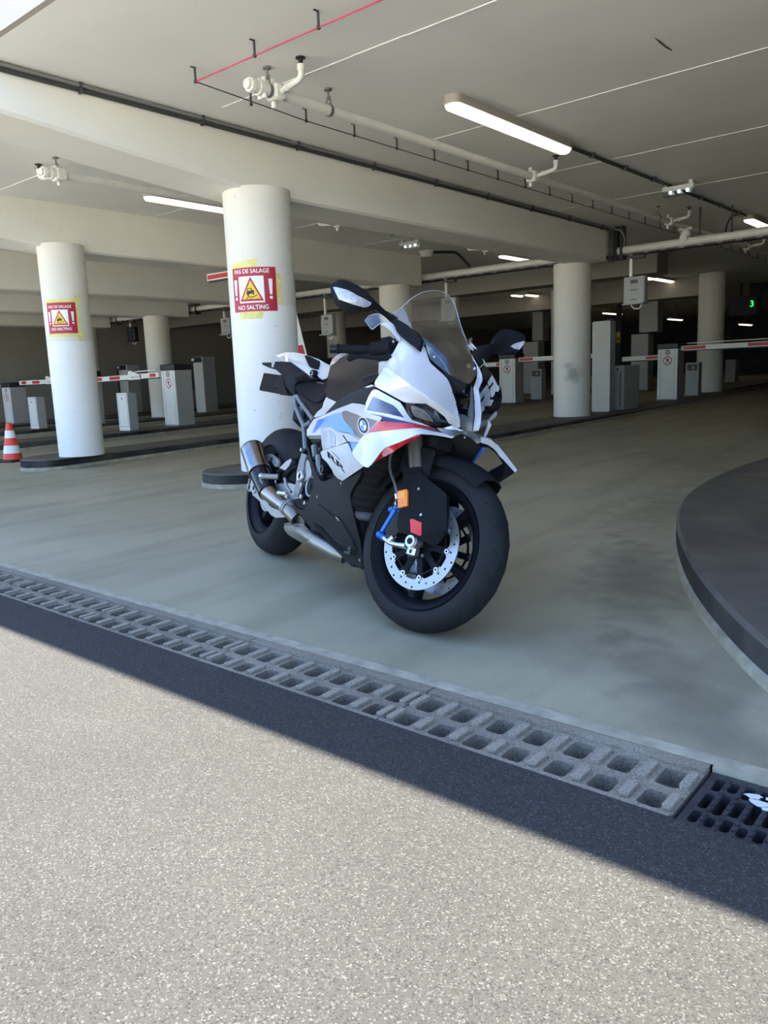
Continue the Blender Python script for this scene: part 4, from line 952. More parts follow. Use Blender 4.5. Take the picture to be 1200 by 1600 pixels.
white_m = mat('white_paint', (0.60, 0.61, 0.63), 0.22, coat=1.0)
matt_m = mat('matt_black', (0.013, 0.014, 0.016), 0.42, spec=0.03, var=0.1, vscale=30)
belly_m = mat('matt_grey_black', (0.026, 0.026, 0.027), 0.42, spec=0.05)
tank_m = mat('satin_dark_grey', (0.012, 0.012, 0.013), 0.32, spec=0.05)
sblack_m = mat('gloss_black', (0.007, 0.007, 0.009), 0.15, spec=0.2, coat=0.12)
rubber_m = mat('tyre_rubber', (0.021, 0.021, 0.022), 0.55, spec=0.08, var=0.15, vscale=12, bump=0.15, bscale=260)
groove_m = mat('tyre_groove', (0.006, 0.006, 0.006), 0.8)
rim_m = mat('rim_black', (0.009, 0.009, 0.011), 0.35, spec=0.06)
disc_m = mat('disc_steel', (0.36, 0.37, 0.385), 0.40, metal=0.75)
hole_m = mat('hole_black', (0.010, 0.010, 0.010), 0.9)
alu_m = mat('aluminium', (0.50, 0.50, 0.50), 0.32, metal=0.9)
galu_m = mat('grey_cast_alloy', (0.28, 0.285, 0.29), 0.45, metal=0.5)
frame_m = mat('frame_grey', (0.17, 0.18, 0.19), 0.42, metal=0.2)
ti_m = mat('titanium', (0.29, 0.265, 0.235), 0.30, metal=1.0, var=0.08, vscale=10)
tid_m = mat('stainless_collector', (0.26, 0.24, 0.21), 0.42, metal=0.95, var=0.12, vscale=14, bump=0.15, bscale=60)
gold_m = mat('fork_bronze', (0.21, 0.18, 0.14), 0.32, metal=0.6)
silver_m = mat('silver_paint', (0.37, 0.36, 0.345), 0.35, metal=0.25)
blue_m = mat('caliper_blue', (0.005, 0.12, 0.45), 0.35, metal=0.3)
lblue_m = mat('print_and_lit_blue', (0.13, 0.36, 0.80), 0.3, coat=0.8)
mblue_m = mat('print_blue', (0.012, 0.17, 0.68), 0.3, coat=0.8)
grey_m = mat('print_grey', (0.115, 0.105, 0.12), 0.3, coat=0.8)
navy_m = mat('print_navy', (0.012, 0.013, 0.085), 0.25, coat=1.0)
inkn_m = mat('print_dark_indigo', (0.035, 0.036, 0.075), 0.25, coat=1.0)
bred_m = mat('print_red', (0.50, 0.004, 0.02), 0.25, coat=0.9)
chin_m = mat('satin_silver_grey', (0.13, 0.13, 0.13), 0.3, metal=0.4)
seat_m = mat('seat_black', (0.012, 0.012, 0.014), 0.6, spec=0.05, bump=0.2, bscale=300)
orange_m = mat('orange_reflector', (0.85, 0.22, 0.01), 0.3, coat=0.4)
redr_m = mat('red_reflector', (0.62, 0.02, 0.04), 0.35)
hose_m = mat('braided_hose', (0.12, 0.12, 0.125), 0.4, metal=0.4)
screen_m = glass_mat('clear_screen', (0.84, 0.85, 0.86), 1.3)
headl_m = glass_mat('headlight_glass', (0.70, 0.72, 0.74), 1.6)
lens_m = mat('indicator_lens', (0.40, 0.405, 0.42), 0.12, coat=1.0, var=0.25, vscale=70)
mesh_m, n_, b_ = node_mat('radiator_mesh')
tc_ = n_.nodes.new('ShaderNodeTexCoord'); vo_ = n_.nodes.new('ShaderNodeTexVoronoi'); vo_.inputs['Scale'].default_value = 120; vo_.inputs['Randomness'].default_value = 0.15
cr_ = n_.nodes.new('ShaderNodeValToRGB'); cr_.color_ramp.elements[0].position = 0.3; cr_.color_ramp.elements[0].color = (0.002, 0.002, 0.002, 1); cr_.color_ramp.elements[1].position = 0.55; cr_.color_ramp.elements[1].color = (0.022, 0.022, 0.023, 1)
n_.links.new(tc_.outputs['Object'], vo_.inputs['Vector']); n_.links.new(vo_.outputs['Distance'], cr_.inputs['Fac']); n_.links.new(cr_.outputs['Color'], b_.inputs['Base Color']); b_.inputs['Roughness'].default_value = 0.6

BIKE = bpy.data.objects.new('motorcycle', None); link(BIKE); BIKE.empty_display_size = 0.2
tag(BIKE, 'white sport motorcycle with blue and red stripes parked on its side stand', 'motorcycle')
m4 = Matrix.Identity(4)
for i in range(3):
    for j in range(3): m4[i][j] = BM[i, j]
    m4[i][3] = BO[i]
BIKE.matrix_world = m4

# ---- wheels
def tyre_prof(R, hw, rim, crown, side=0.0):
    pr = []
    for k in range(-12, 13):
        a = math.radians(90*k/12); lat = hw*math.sin(a); rr = R-crown*(1-math.cos(a)); pr.append((rr, lat))
    e = pr[-1]
    pr = pr+[(e[0]-0.012, hw*0.99), (rim+0.018, hw*0.90), (rim+0.006, hw*0.80), (rim-0.004, hw*0.74)]
    pr = [(r, -l) for r, l in reversed(pr[25:])]+pr
    return pr
def wheel(name, x, R, hw, crown, rimr, rimw, S, label, front):
    xf = steer if S else None; c = (x, 0, R); ax = (0, 1, 0)
    b = MB()      # rim: barrel with lips, hub and five double spokes
    b.lathe([(rimr, -rimw), (rimr+0.004, -rimw-0.004), (rimr+0.006, -rimw+0.004), (rimr-0.008, -rimw+0.008), (rimr-0.026, -rimw+0.024), (rimr-0.030, 0), (rimr-0.026, rimw-0.024), (rimr-0.008, rimw-0.008), (rimr+0.006, rimw-0.004), (rimr+0.004, rimw+0.004), (rimr, rimw), (rimr-0.008, rimw-0.002), (rimr-0.034, rimw-0.022), (rimr-0.038, 0), (rimr-0.034, -rimw+0.022), (rimr-0.008, -rimw+0.002)], c, ax, rim_m, 72, closed=True)
    hub = 0.042 if front else 0.062
    b.cyl((x, -rimw*0.9, R), (x, rimw*0.9, R), hub, rim_m, n=32)
    for k in range(5):
        for dt in (0.0,):
            t = 2*PI*k/5+(math.radians(-94) if front else 0.3); r0, r1 = hub*0.8, rimr-0.032
            p0 = np.array((x+r0*math.cos(t+dt*0.5), 0, R+r0*math.sin(t+dt*0.5))); p1 = np.array((x+r1*math.cos(t+dt), 0, R+r1*math.sin(t+dt)))
            d = (p1-p0)/np.linalg.norm(p1-p0); s_ = np.cross(d, (0, 1, 0))
            vs = []
            for p, hh, ww in ((p0, 0.028, 0.020), (p0*0.5+p1*0.5, 0.022, 0.014), (p1, 0.028, 0.021)) if front else ((p0, 0.040, 0.026), (p0*0.5+p1*0.5, 0.034, 0.022), (p1, 0.044, 0.034)):
                for a_, e_ in ((-1, -0.6), (-0.6, -1), (0.6, -1), (1, -0.6), (1, 0.6), (0.6, 1), (-0.6, 1), (-1, 0.6)): vs.append(p+s_*ww*a_+np.array((0, hh*e_, 0)))
            fs = [(k2*8+j, k2*8+(j+1) % 8, k2*8+8+(j+1) % 8, k2*8+8+j) for k2 in range(2) for j in range(8)]
            b.add(vs, fs, rim_m)
    o = b.build(name, BIKE, 45, xf=xf); o['label'] = label
    b = MB(); b.lathe(tyre_prof(R, hw, rimr, crown), c, ax, rubber_m, 160); b.build('tyre', o, 60, xf=xf)
    g = MB()      # tread grooves: slim curved cuts, alternating sides
    for k in range(22 if front else 16):
        for sd in (-1, 1):
            t0 = 2*PI*(k+(0.5 if sd > 0 else 0))/(22 if front else 16); pts = []
            for i in range(9):
                q = i/8; la = math.radians(12+54*q)*sd; tt = t0+(0.20 if front else 0.26)*q+0.05*math.sin(3*q)
                rr = R-crown*(1-math.cos(la))+0.0004; pts.append((x+rr*math.cos(tt), hw*math.sin(la), R+rr*math.sin(tt)))
            P = [np.array(p) for p in pts]; vs = []
            for i, p in enumerate(P):
                d = P[min(i+1, 8)]-P[max(i-1, 0)]; n = p-np.array((x, p[1]*0.4, R)); n /= np.linalg.norm(n); sdv = np.cross(d, n); sdv /= np.linalg.norm(sdv)
                wdt = 0.0034*math.sin(PI*(i+0.6)/9.2); vs += [p+sdv*wdt, p-sdv*wdt]
            g.add(vs, [(2*i, 2*i+1, 2*i+3, 2*i+2) for i in range(8)], groove_m)
    gr = g.build('tread_grooves', o, 0, xf=xf); gr['kind'] = 'stuff'
    return o
def brake_disc(parent, x, R, lat, r0, r1, S, side, carrier_r, n_c=10):
    xf = steer if S else None; th = 0.0025; f = lambda u, v, d: (x+u, lat+d*side, R+v)
    holes = []
    for k in range(30):
        t = 2*PI*k/30; rr = (r0*0.72+r1*0.28, r0*0.5+r1*0.5, r0*0.24+r1*0.76)[k % 3]
        holes.append(ring(rr*math.cos(t), rr*math.sin(t), 0.0042, n=8))
    inner = []
    for k in range(n_c*8):
        t = 2*PI*k/(n_c*8); q = (k % 8); inner.append(((r0-(0.010 if q in (0, 1, 7) else 0.0))*math.cos(t), (r0-(0.010 if q in (0, 1, 7) else 0.0))*math.sin(t)))
    b = MB(); b.plate(ring(0, 0, r1, n=80), holes+[inner], f, -th, th, disc_m); o = b.build('brake_disc', parent, 0, xf=xf)
    b = MB()
    ho = []
    for k in range(n_c):
        t0, t1 = 2*PI*(k+0.18)/n_c, 2*PI*(k+0.82)/n_c
        ho.append([(0.9*carrier_r*math.cos(t), 0.9*carrier_r*math.sin(t)) for t in (t0, (t0+t1)/2, t1)]+[(0.055*math.cos(t), 0.055*math.sin(t)) for t in (t1-0.1, t0+0.1)])
    out = []
    for k in range(n_c*8):
        t = 2*PI*k/(n_c*8); q = k % 8; rr = carrier_r+(0.006 if q in (0, 1, 7) else -0.006); out.append((rr*math.cos(t), rr*math.sin(t)))
    b.plate(out, ho+[ring(0, 0, 0.022, n=20)], f, -0.004, 0.003, rim_m); b.build('disc_carrier', o, 0, xf=xf)
    for k in range(n_c):
        b = MB(); t = 2*PI*k/n_c; rr = (carrier_r+r0)/2-0.001
        b.cyl(f(rr*math.cos(t), rr*math.sin(t), -0.004), f(rr*math.cos(t), rr*math.sin(t), 0.006), 0.0088, alu_m, n=14); b.cyl(f(rr*math.cos(t), rr*math.sin(t), 0.005), f(rr*math.cos(t), rr*math.sin(t), 0.0066), 0.004, hole_m, n=8)
        b.build('disc_bolt', o, 40, xf=xf)
    for k in range(5):
        b = MB(); t = 2*PI*k/5+0.3; b.cyl(f(0.045*math.cos(t), 0.045*math.sin(t), 0), f(0.045*math.cos(t), 0.045*math.sin(t), 0.009), 0.0065, alu_m, n=10); b.build('carrier_bolt', o, 40, xf=xf)
    return o
fw = wheel('front_wheel', WB, RF, 0.060, 0.055, 0.222, 0.050, True, 'front wheel with black rim and two drilled discs', True)
brake_disc(fw, WB, RF, -0.068, 0.124, 0.160, True, -1, 0.114)
brake_disc(fw, WB, RF, 0.068, 0.124, 0.160, True, 1, 0.114)
rw = wheel('rear_wheel', 0.0, RR, 0.098, 0.085, 0.222, 0.080, False, 'wide rear wheel with black rim', False)
brake_disc(rw, 0.0, RR, -0.075, 0.082, 0.110, False, -1, 0.074, 6)

# ---- front fork, mudguard and brake parts (turn with the bars)
AX = np.array((WB, 0, RF))
fork = MB()
for s in (-1, 1):
    o_ = AX+np.array((0.028*math.cos(RAKE), s*0.105, 0.028*math.sin(RAKE)))
    fork.cyl(o_+SAX*0.25, o_+SAX*0.56, 0.0275, gold_m, n=28)
    fork.cyl(o_+SAX*0.02, o_+SAX*0.31, 0.0235, rim_m, n=24)
    fork.cyl(o_+SAX*0.235, o_+SAX*0.255, 0.031, matt_m, n=24)
fork.box(WB-0.26, WB-0.13, -0.14, 0.14, 0.775, 0.805, matt_m, bev=0.01)
ff = fork.build('front_fork', BIKE, 40, xf=steer)
b = MB(); b.cyl((WB, -0.122, RF), (WB, -0.095, RF), 0.024, alu_m, r1=0.027, n=24); b.cyl((WB, 0.122, RF), (WB, 0.095, RF), 0.024, alu_m, n=24)
b.cyl((WB, -0.13, RF), (WB, -0.12, RF), 0.0205, alu_m, n=24); b.cyl((WB, -0.1302, RF), (WB, -0.131, RF), 0.0125, hole_m, n=6)
b.cyl((WB, -0.115, RF), (WB, 0.115, RF), 0.013, alu_m, n=16)
b.box(WB-0.016, WB+0.022, -0.118, -0.085, RF-0.050, RF-0.015, alu_m, bev=0.006)
for zz in (-0.036, -0.030): b.cyl((WB+0.006, -0.12, RF+zz), (WB+0.006, -0.08, RF+zz), 0.004, hole_m, n=8)
b.build('axle_clamp', ff, 40, xf=steer)
gd = Panel('fork_guard', 'D3', [(400, 385, -.128), (560, 402, -.128), (640, 480, -.127), (720, 560, -.124), (880, 680, -.118), (940, 745, -.114), (945, 1190, -.122), (900, 1200, -.134), (600, 1062, -.142), (345, 945, -.140), (335, 900, -.138), (345, 705, -.134), (380, 610, -.132), (397, 560, -.130)], matt_m, th=0.030, S=True, res=4)
gd2 = Panel('lower_guard', 'D3', [(345, 950, -.139), (600, 1066, -.141), (900, 1204, -.133), (930, 1225, -.122), (825, 1370, -.112), (745, 1370, -.114), (485, 1250, -.124), (435, 1240, -.124), (335, 1215, -.124), (320, 1080, -.130)], matt_m, th=0.028, S=True, res=4, parent=gd.o)
gd3 = Panel('inner_guard', 'D3', [(265, 1040, -.112), (325, 955, -.128), (345, 955, -.132), (335, 1215, -.122), (300, 1255, -.112), (190, 1250, -.104), (170, 1195, -.102)], belly_m, th=0.02, S=True, res=4, parent=gd.o)
o = gd.decal('side_reflector', 'D3', [(345, 708), (455, 682), (468, 705), (465, 890), (350, 918)], orange_m, off=0.008); o['label'] = 'orange side reflector'
gd.decal('reflector_rim', 'D3', [(355, 720), (440, 700), (440, 795), (355, 805)], mat('orange_light', (0.95, 0.34, 0.03), 0.25), off=0.0092, parent=o)
o = gd2.decal('red_window', 'D3', [(490, 1050), (520, 1045), (632, 1092), (632, 1250), (610, 1258), (497, 1212)], redr_m, off=0.002); o['label'] = 'red square on the guard'
for cx, cy in ((600, 675), (628, 1000)):
    p, n = gd.at('D3', cx, cy); b = MB(); b.cyl(p-n*0.002, p+n*0.003, 0.0075, hole_m, n=16); b.cyl(p+n*0.002, p+n*0.005, 0.0050, alu_m, n=12); b.build('guard_bolt', gd.o, 40, xf=steer)
# blue caliper edge with its fittings
b = MB()
c1, c2, c3 = (Q('D3', x, y, l, True) for x, y, l in ((305, 930, -.098), (225, 1060, -.095), (130, 1215, -.092)))
b.tube([c1, c2, c3], [0.010, 0.009, 0.008], blue_m, n=8, smooth=3)
for x, y, r in ((250, 930, 0.012), (320, 905, 0.014), (110, 1245, 0.015), (150, 1275, 0.014)): b.ball(Q('D3', x, y, -.095, True), r, blue_m, n=10)
b.box(WB-0.125, WB-0.075, -0.100, -0.050, RF+0.03, RF+0.14, blue_m, bev=0.012)
cal = b.build('brake_caliper', ff, 40, xf=steer); cal['label'] = 'blue brake caliper'
b = MB()
for x, y in ((88, 1228), (255, 915)): b = MB(); b.ball(Q('D3', x, y, -.097, True), 0.008, alu_m, n=10); b.build('caliper_bolt', cal, 40, xf=steer)
b = MB()
b.tube([Q('D3', 165, 1285, -.11, True), Q('D3', 240, 1345, -.114, True), Q('D3', 330, 1368, -.117, True), Q('D3', 440, 1385, -.118, True)], [0.010, 0.009, 0.009, 0.013], alu_m, n=10, smooth=4)
b.cyl(Q('D3', 225, 1320, -.113, True), Q('D3', 280, 1270, -.114, True), 0.009, alu_m, n=8)
b.build('clamp_arm', ff, 40, xf=steer)
b = MB(); b.tube([Q('D3', x, y, l, True) for x, y, l in ((290, 180, -.125), (250, 235, -.128), (232, 330, -.13), (240, 450, -.132), (285, 580, -.133), (318, 700, -.132), (328, 790, -.128))], 0.0052, hose_m, n=8, smooth=5); b.cyl(Q('D3', 318, 735, -.130, True), Q('D3', 330, 800, -.128, True), 0.008, alu_m, n=8); b.cyl(Q('D3', 310, 850, -.122, True), Q('D3', 335, 850, -.122, True), 0.011, alu_m, n=8); b.build('brake_hose', ff, 40, xf=steer)
# mudguard: a curved shell over the tyre
b = MB(); n = 30; vs = []; prof = [(-0.080, -0.028), (-0.078, -0.010), (-0.066, 0.010), (-0.035, 0.020), (0, 0.023), (0.035, 0.020), (0.066, 0.010), (0.078, -0.010), (0.080, -0.028)]
K = len(prof); a0, a1 = math.radians(56), math.radians(150)
for th in (0.0, -0.004):
    for i in range(n+1):
        t = a0+(a1-a0)*i/n; tp = 0.78+0.22*min(1, i/8)
        for y, h in prof: rr = RF+0.006+h+th; vs.append((WB+rr*math.cos(t), y*tp, RF+rr*math.sin(t)))
M1 = (n+1)*K
fs = [(i*K+j, (i+1)*K+j, (i+1)*K+j+1, i*K+j+1) for i in range(n) for j in range(K-1)]
fs += [(M1+a, M1+d, M1+c, M1+b_) for a, b_, c, d in fs]
bd = [i*K for i in range(n+1)]+[n*K+j for j in range(1, K)]+[i*K+K-1 for i in range(n-1, -1, -1)]+[j for j in range(K-2, 0, -1)]
fs += [(bd[i], bd[(i+1) % len(bd)], bd[(i+1) % len(bd)]+M1, bd[i]+M1) for i in range(len(bd))]
b.add(vs, fs, matt_m)
for s in (-1, 1): b.box(WB-0.16, WB-0.02, s*0.10-0.012, s*0.10+0.012, RF+0.22, RF+0.33, matt_m, bev=0.01)
b.build('front_mudguard', BIKE, 50, xf=steer)
# handlebars and levers (the right one is seen)
def bars(s):
    g0, g1 = Q('D4', 130, 920, -.36), Q('D4', 640, 925, -.245)
    P = (lambda p: steer((SPT+SM.T@(p-SPT))*np.array((1, -1, 1)))[0]) if s > 0 else (lambda p: p)
    d = (g1-g0)/np.linalg.norm(g1-g0); b = MB()
    b.cyl(P(g0), P(g0+d*0.028), 0.0165, sblack_m, n=20); b.cyl(P(g0+d*0.030), P(g1), 0.0150, seat_m, n=20); b.cyl(P(g0+d*0.026), P(g0+d*0.032), 0.0185, seat_m, n=20)
    b.cyl(P(g0-d*0.001), P(g0), 0.0125, hole_m, n=20)
    g = b.build('handlebar_grip', BIKE, 40)
    h = Q('D4', 900, 900, -.20); b = MB(); b.tube([P(g1-d*0.005), P(g1+d*0.012), P(g1+d*0.03), P(h)], [0.019, 0.026, 0.027, 0.022], matt_m, n=16, smooth=4); b.cyl(P(g1-d*0.004), P(g1+d*0.004), 0.023, matt_m, n=18)
    b.tube([P(Q('D4', 780, 860, -.22)), P(Q('D4', 860, 840, -.20)), P(Q('D4', 940, 900, -.185))], 0.022, matt_m, n=10); b.build('switch_block', g, 40)
    b = MB(); b.tube([P(Q('D4', 375, 1040, -.335)), P(Q('D4', 480, 1015, -.31)), P(Q('D4', 640, 1025, -.27)), P(Q('D4', 780, 1035, -.235)), P(Q('D4', 880, 1010, -.21))], [0.0105, 0.0075, 0.0078, 0.011, 0.014], matt_m, n=10, smooth=5); b.ball(P(Q('D4', 372, 1040, -.336)), 0.0115, matt_m, n=10); b.build('brake_lever' if s < 0 else 'clutch_lever', g, 40)
    b = MB(); b.cyl(P(Q('D4', 920, 880, -.2)), P(Q('D4', 922, 800, -.2)), 0.0065, matt_m, n=8); b.ball(P(Q('D4', 918, 830, -.203)), 0.0048, alu_m, n=8); b.build('fluid_reservoir', g, 40)
bars(-1); bars(1)
# ---- bodywork
def flat(name, crop, pts, lat, th, m, parent=None):
    pc = [Q(crop, x, y, lat) for x, y in pts]; n = len(pc); b = MB()
    t = geo.tessellate_polygon([[Vector((p[0], p[2], 0)) for p in pc]])
    b.add(pc+[p+np.array((0, th, 0)) for p in pc], [tuple(f) for f in t]+[tuple(i+n for i in reversed(f)) for f in t]+[(i, (i+1) % n, n+(i+1) % n, n+i) for i in range(n)], m); return b.build(name, parent or BIKE, 30)
uf = Panel('upper_fairing', 'C2', [(455, 215, -.172), (370, 380, -.20), (280, 530, -.222), (240, 595, -.230), (310, 598, -.229), (480, 742, -.228), (600, 830, -.218), (740, 932, -.196), (900, 1047, -.152), (1100, 1182, -.082), (1178, 1300, -.036), (1190, 1338, -.026), (1188, 1240, -.031), (1160, 1130, -.036), (1140, 1030, -.040), (1110, 940, -.044), (1080, 840, -.049), (1050, 770, -.0525), (1030, 735, -.055), (985, 685, -.067), (900, 610, -.085), (830, 550, -.096), (805, 510, -.099), (780, 430, -.101), (750, 330, -.103), (722, 255, -.104), (700, 225, -.107), (590, 215, -.145)],
    white_m, res=2.6, sharp=60, reg=0.05)
Panel('upper_fairing_edge', 'C2', [(240, 595, -.230), (190, 670, -.243), (128, 765, -.258), (122, 800, -.258), (128, 832, -.250), (300, 925, -.228), (490, 1028, -.200), (765, 1048, -.168), (900, 1130, -.132), (1000, 1210, -.100), (1050, 1290, -.076), (1110, 1322, -.052), (1165, 1352, -.030), (1190, 1338, -.026), (1178, 1300, -.036), (1100, 1182, -.082), (900, 1047, -.152), (740, 932, -.196), (600, 830, -.218), (480, 742, -.228), (310, 598, -.229)], white_m, res=2.6, sharp=60, reg=0.01)
# white arm behind the mirror foot
Panel('fairing_arm', 'D4', [(755, 603, -.196), (800, 588, -.188), (900, 590, -.176), (962, 650, -.172), (1018, 765, -.172), (990, 830, -.186), (955, 775, -.19), (880, 692, -.192)], white_m, th=0.006, res=2.5, mirror=True)
# headlight
hb = Panel('headlight', 'C2', [(490, 1030, -.205), (765, 1048, -.172), (900, 1130, -.135), (1000, 1210, -.100), (1052, 1292, -.073), (1075, 1305, -.068), (895, 1342, -.095), (740, 1300, -.130), (585, 1250, -.172), (540, 1180, -.186)], sblack_m, th=0.02, res=3, mirror=False, push=0.012)
hl = hb.decal('headlight_lens', 'C2', [(515, 1038), (760, 1055), (890, 1135), (990, 1215), (1045, 1290), (890, 1330), (745, 1290), (595, 1240), (555, 1180)], headl_m, off=0.012, both=True)
hb.decal('reflector_bowl', 'C2', [(550, 1085), (620, 1095), (720, 1150), (800, 1230), (850, 1300), (745, 1280), (610, 1225), (570, 1160)], mat('lamp_grey', (0.42, 0.42, 0.42), 0.3, metal=0.3), off=0.002)
hb.decal('led_projector', 'C2', [(850, 1150), (900, 1145), (960, 1215), (1010, 1275), (900, 1290), (860, 1230)], sblack_m, off=0.003)
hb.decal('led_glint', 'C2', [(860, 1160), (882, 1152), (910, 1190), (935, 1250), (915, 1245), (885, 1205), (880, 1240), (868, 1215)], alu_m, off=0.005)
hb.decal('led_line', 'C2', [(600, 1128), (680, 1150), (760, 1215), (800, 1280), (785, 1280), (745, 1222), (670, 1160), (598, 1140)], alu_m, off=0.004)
# shoulder panel with the indigo print
sp = Panel('shoulder_panel', 'C2', [(0, 1140, -.258), (12, 1040, -.252), (50, 950, -.250), (85, 890, -.251), (110, 870, -.253), (140, 866, -.253), (180, 885, -.249), (300, 950, -.232), (440, 1028, -.209), (482, 1085, -.203), (540, 1190, -.186), (590, 1252, -.170), (720, 1292, -.135), (860, 1350, -.098), (700, 1310, -.145), (490, 1250, -.205), (250, 1205, -.240), (60, 1160, -.258)], white_m, inner=[(200, 1060, -.252), (330, 1150, -.236)], res=2.6)
sp.decal('indigo_print', 'C2', [(103, 955), (130, 965), (350, 1065), (400, 1105), (490, 1222), (300, 1175), (22, 1130)], inkn_m, both=True)
sp.decal('navy_edge', 'C2', [(370, 1152), (430, 1150), (490, 1222), (300, 1175)], navy_m, off=0.002, both=True)
# winglet: upper skin with the stripes
wg = Panel('winglet', 'C2', [(60, 1162, -.257), (250, 1207, -.241), (490, 1253, -.206), (700, 1312, -.146), (860, 1350, -.099), (960, 1390, -.080), (1108, 1440, -.056), (1108, 1460, -.056), (1090, 1468, -.06), (950, 1440, -.092), (850, 1425, -.122), (720, 1420, -.152), (655, 1434, -.168), (400, 1540, -.214), (250, 1597, -.234), (1052, 797, -.235, 'C1'), (1005, 845, -.25, 'C1'), (940, 930, -.268, 'C1'), (880, 1002, -.284, 'C1'), (830, 1042, -.296, 'C1'), (790, 1032, -.296, 'C1'), (700, 962, -.290, 'C1'), (655, 895, -.285, 'C1'), (640, 850, -.282, 'C1'), (740, 697, -.272, 'C1'), (820, 612, -.268, 'C1'), (1000, 440, -.262, 'C1'), (1002, 415, -.262, 'C1')],
    white_m, inner=[(780, 660, -.274, 'C1'), (900, 730, -.268, 'C1'), (1010, 782, -.250, 'C1'), (300, 1420, -.232), (500, 1380, -.196), (650, 1370, -.172), (850, 820, -.284, 'C1'), (800, 940, -.294, 'C1')], res=2.6, mirror=False)
wg.decal('navy_stripe', 'C2', [(70, 1170), (250, 1212), (490, 1262), (590, 1288), (700, 1312), (700, 1322), (520, 1300), (350, 1285), (200, 1268), (185, 1262), (200, 1215)], navy_m)
wg.decal('red_stripe', 'C2', [(185, 1262), (350, 1278), (520, 1290), (700, 1314), (870, 1352), (640, 1350), (450, 1365), (250, 1385), (22, 1413)], bred_m, off=0.002)
wg.decal('grey_edge', 'C2', [(700, 1355), (870, 1356), (960, 1392), (1060, 1425), (920, 1405), (820, 1385)], chin_m)
Panel('winglet_underside', 'D3', [(606, 10, -.165), (560, 20, -.175), (400, 85, -.20), (210, 140, -.225), (150, 178, -.238), (70, 270, -.262), (0, 348, -.280), (0, 366, -.276), (100, 305, -.248), (250, 222, -.215), (400, 130, -.19), (500, 75, -.175), (606, 22, -.160)], bred_m, th=0.003, res=2.5, mirror=False)
# side fairing with blue and grey print and the round badge
sf = Panel('side_fairing', 'C1', [(75, 645, -.222), (76, 580, -.218), (115, 510, -.212), (162, 440, -.207), (280, 395, -.209), (400, 335, -.211), (520, 285, -.214), (640, 240, -.218), (720, 247, -.225), (800, 262, -.236), (820, 342, -.250), (900, 375, -.256), (1000, 412, -.262), (996, 440, -.263), (905, 530, -.266), (820, 615, -.267), (742, 697, -.268), (680, 665, -.262), (600, 612, -.256), (520, 597, -.250), (470, 597, -.247), (420, 565, -.242), (365, 537, -.237), (300, 547, -.233), (262, 560, -.231), (250, 585, -.230), (250, 642, -.230)], white_m, inner=[(350, 450, -.230), (520, 450, -.246), (680, 520, -.262), (780, 450, -.260)], res=2.6, mirror=True, mk=0.76)
sf.decal('blue_print', 'C1', [(212, 455), (345, 402), (330, 425), (270, 490), (190, 580), (172, 608), (148, 608)], mblue_m, both=True)
sf.decal('light_blue_print', 'C1', [(345, 402), (430, 370), (512, 357), (530, 430), (560, 475), (610, 530), (645, 570), (665, 610), (682, 652), (600, 608), (522, 592), (470, 594), (420, 558), (365, 532), (300, 542), (225, 555), (200, 575), (270, 490)], lblue_m, both=True)
sf.decal('grey_print', 'C1', [(512, 357), (540, 338), (575, 336), (640, 362), (760, 408), (960, 462), (900, 525), (820, 602), (742, 684), (682, 650), (665, 610), (645, 570), (610, 530), (560, 475), (530, 430)], grey_m, both=True)
sf.decal('white_rim_line', 'C1', [(575, 336), (650, 350), (860, 420), (985, 440), (968, 456), (850, 432), (640, 364)], white_m, off=0.003, both=True)
def ell(cx, cy, rx, ry, rot, a0=0, a1=360, n=28, core=False):
    pts = [(cx, cy)] if core else []
    for k in range(n+(1 if core else 0)):
        t = math.radians(a0+(a1-a0)*k/n); x, y = rx*math.cos(t), ry*math.sin(t); r_ = math.radians(rot)
        pts.append((cx+x*math.cos(r_)-y*math.sin(r_), cy+x*math.sin(r_)+y*math.cos(r_)))
    return pts
BC = (794, 524, 71, 112, -12)
rd = sf.decal('round_badge', 'C1', ell(*BC), white_m, off=0.004, res=2, both=True); rd['label'] = 'round badge with blue and white quarters'
sf.decal('badge_ring', 'C1', ell(BC[0], BC[1], 60, 96, -12), sblack_m, off=0.0048, res=2, parent=rd)
sf.decal('badge_field', 'C1', ell(BC[0], BC[1], 41, 66, -12), white_m, off=0.0055, res=2, parent=rd)
for a in (90, 270):
    sf.decal('badge_quarter', 'C1', ell(BC[0], BC[1], 37, 60, -12, a, a+90, 10, True), mblue_m, off=0.0062, res=1.5, parent=rd)
for t, ch in ((-152, 'B'), (-92, 'M'), (-36, 'W')):      # letters standing round the badge ring
    r_ = math.radians(t); cx, cy = 50*math.cos(r_), 81*math.sin(r_); a_ = math.radians(-12); cx, cy = BC[0]+cx*math.cos(a_)-cy*math.sin(a_), BC[1]+cx*math.sin(a_)+cy*math.cos(a_)
    k_ = r_+PI/2+a_; ux, uy = 15*math.cos(k_), 20*math.sin(k_); vx, vy = 15*math.sin(k_), -20*math.cos(k_)
    sf.print_text('badge_letter', 'C1', ch, (cx-ux/2-vx/2, cy-uy/2-vy/2), (ux, uy), (vx, vy), white_m, off=0.0065)
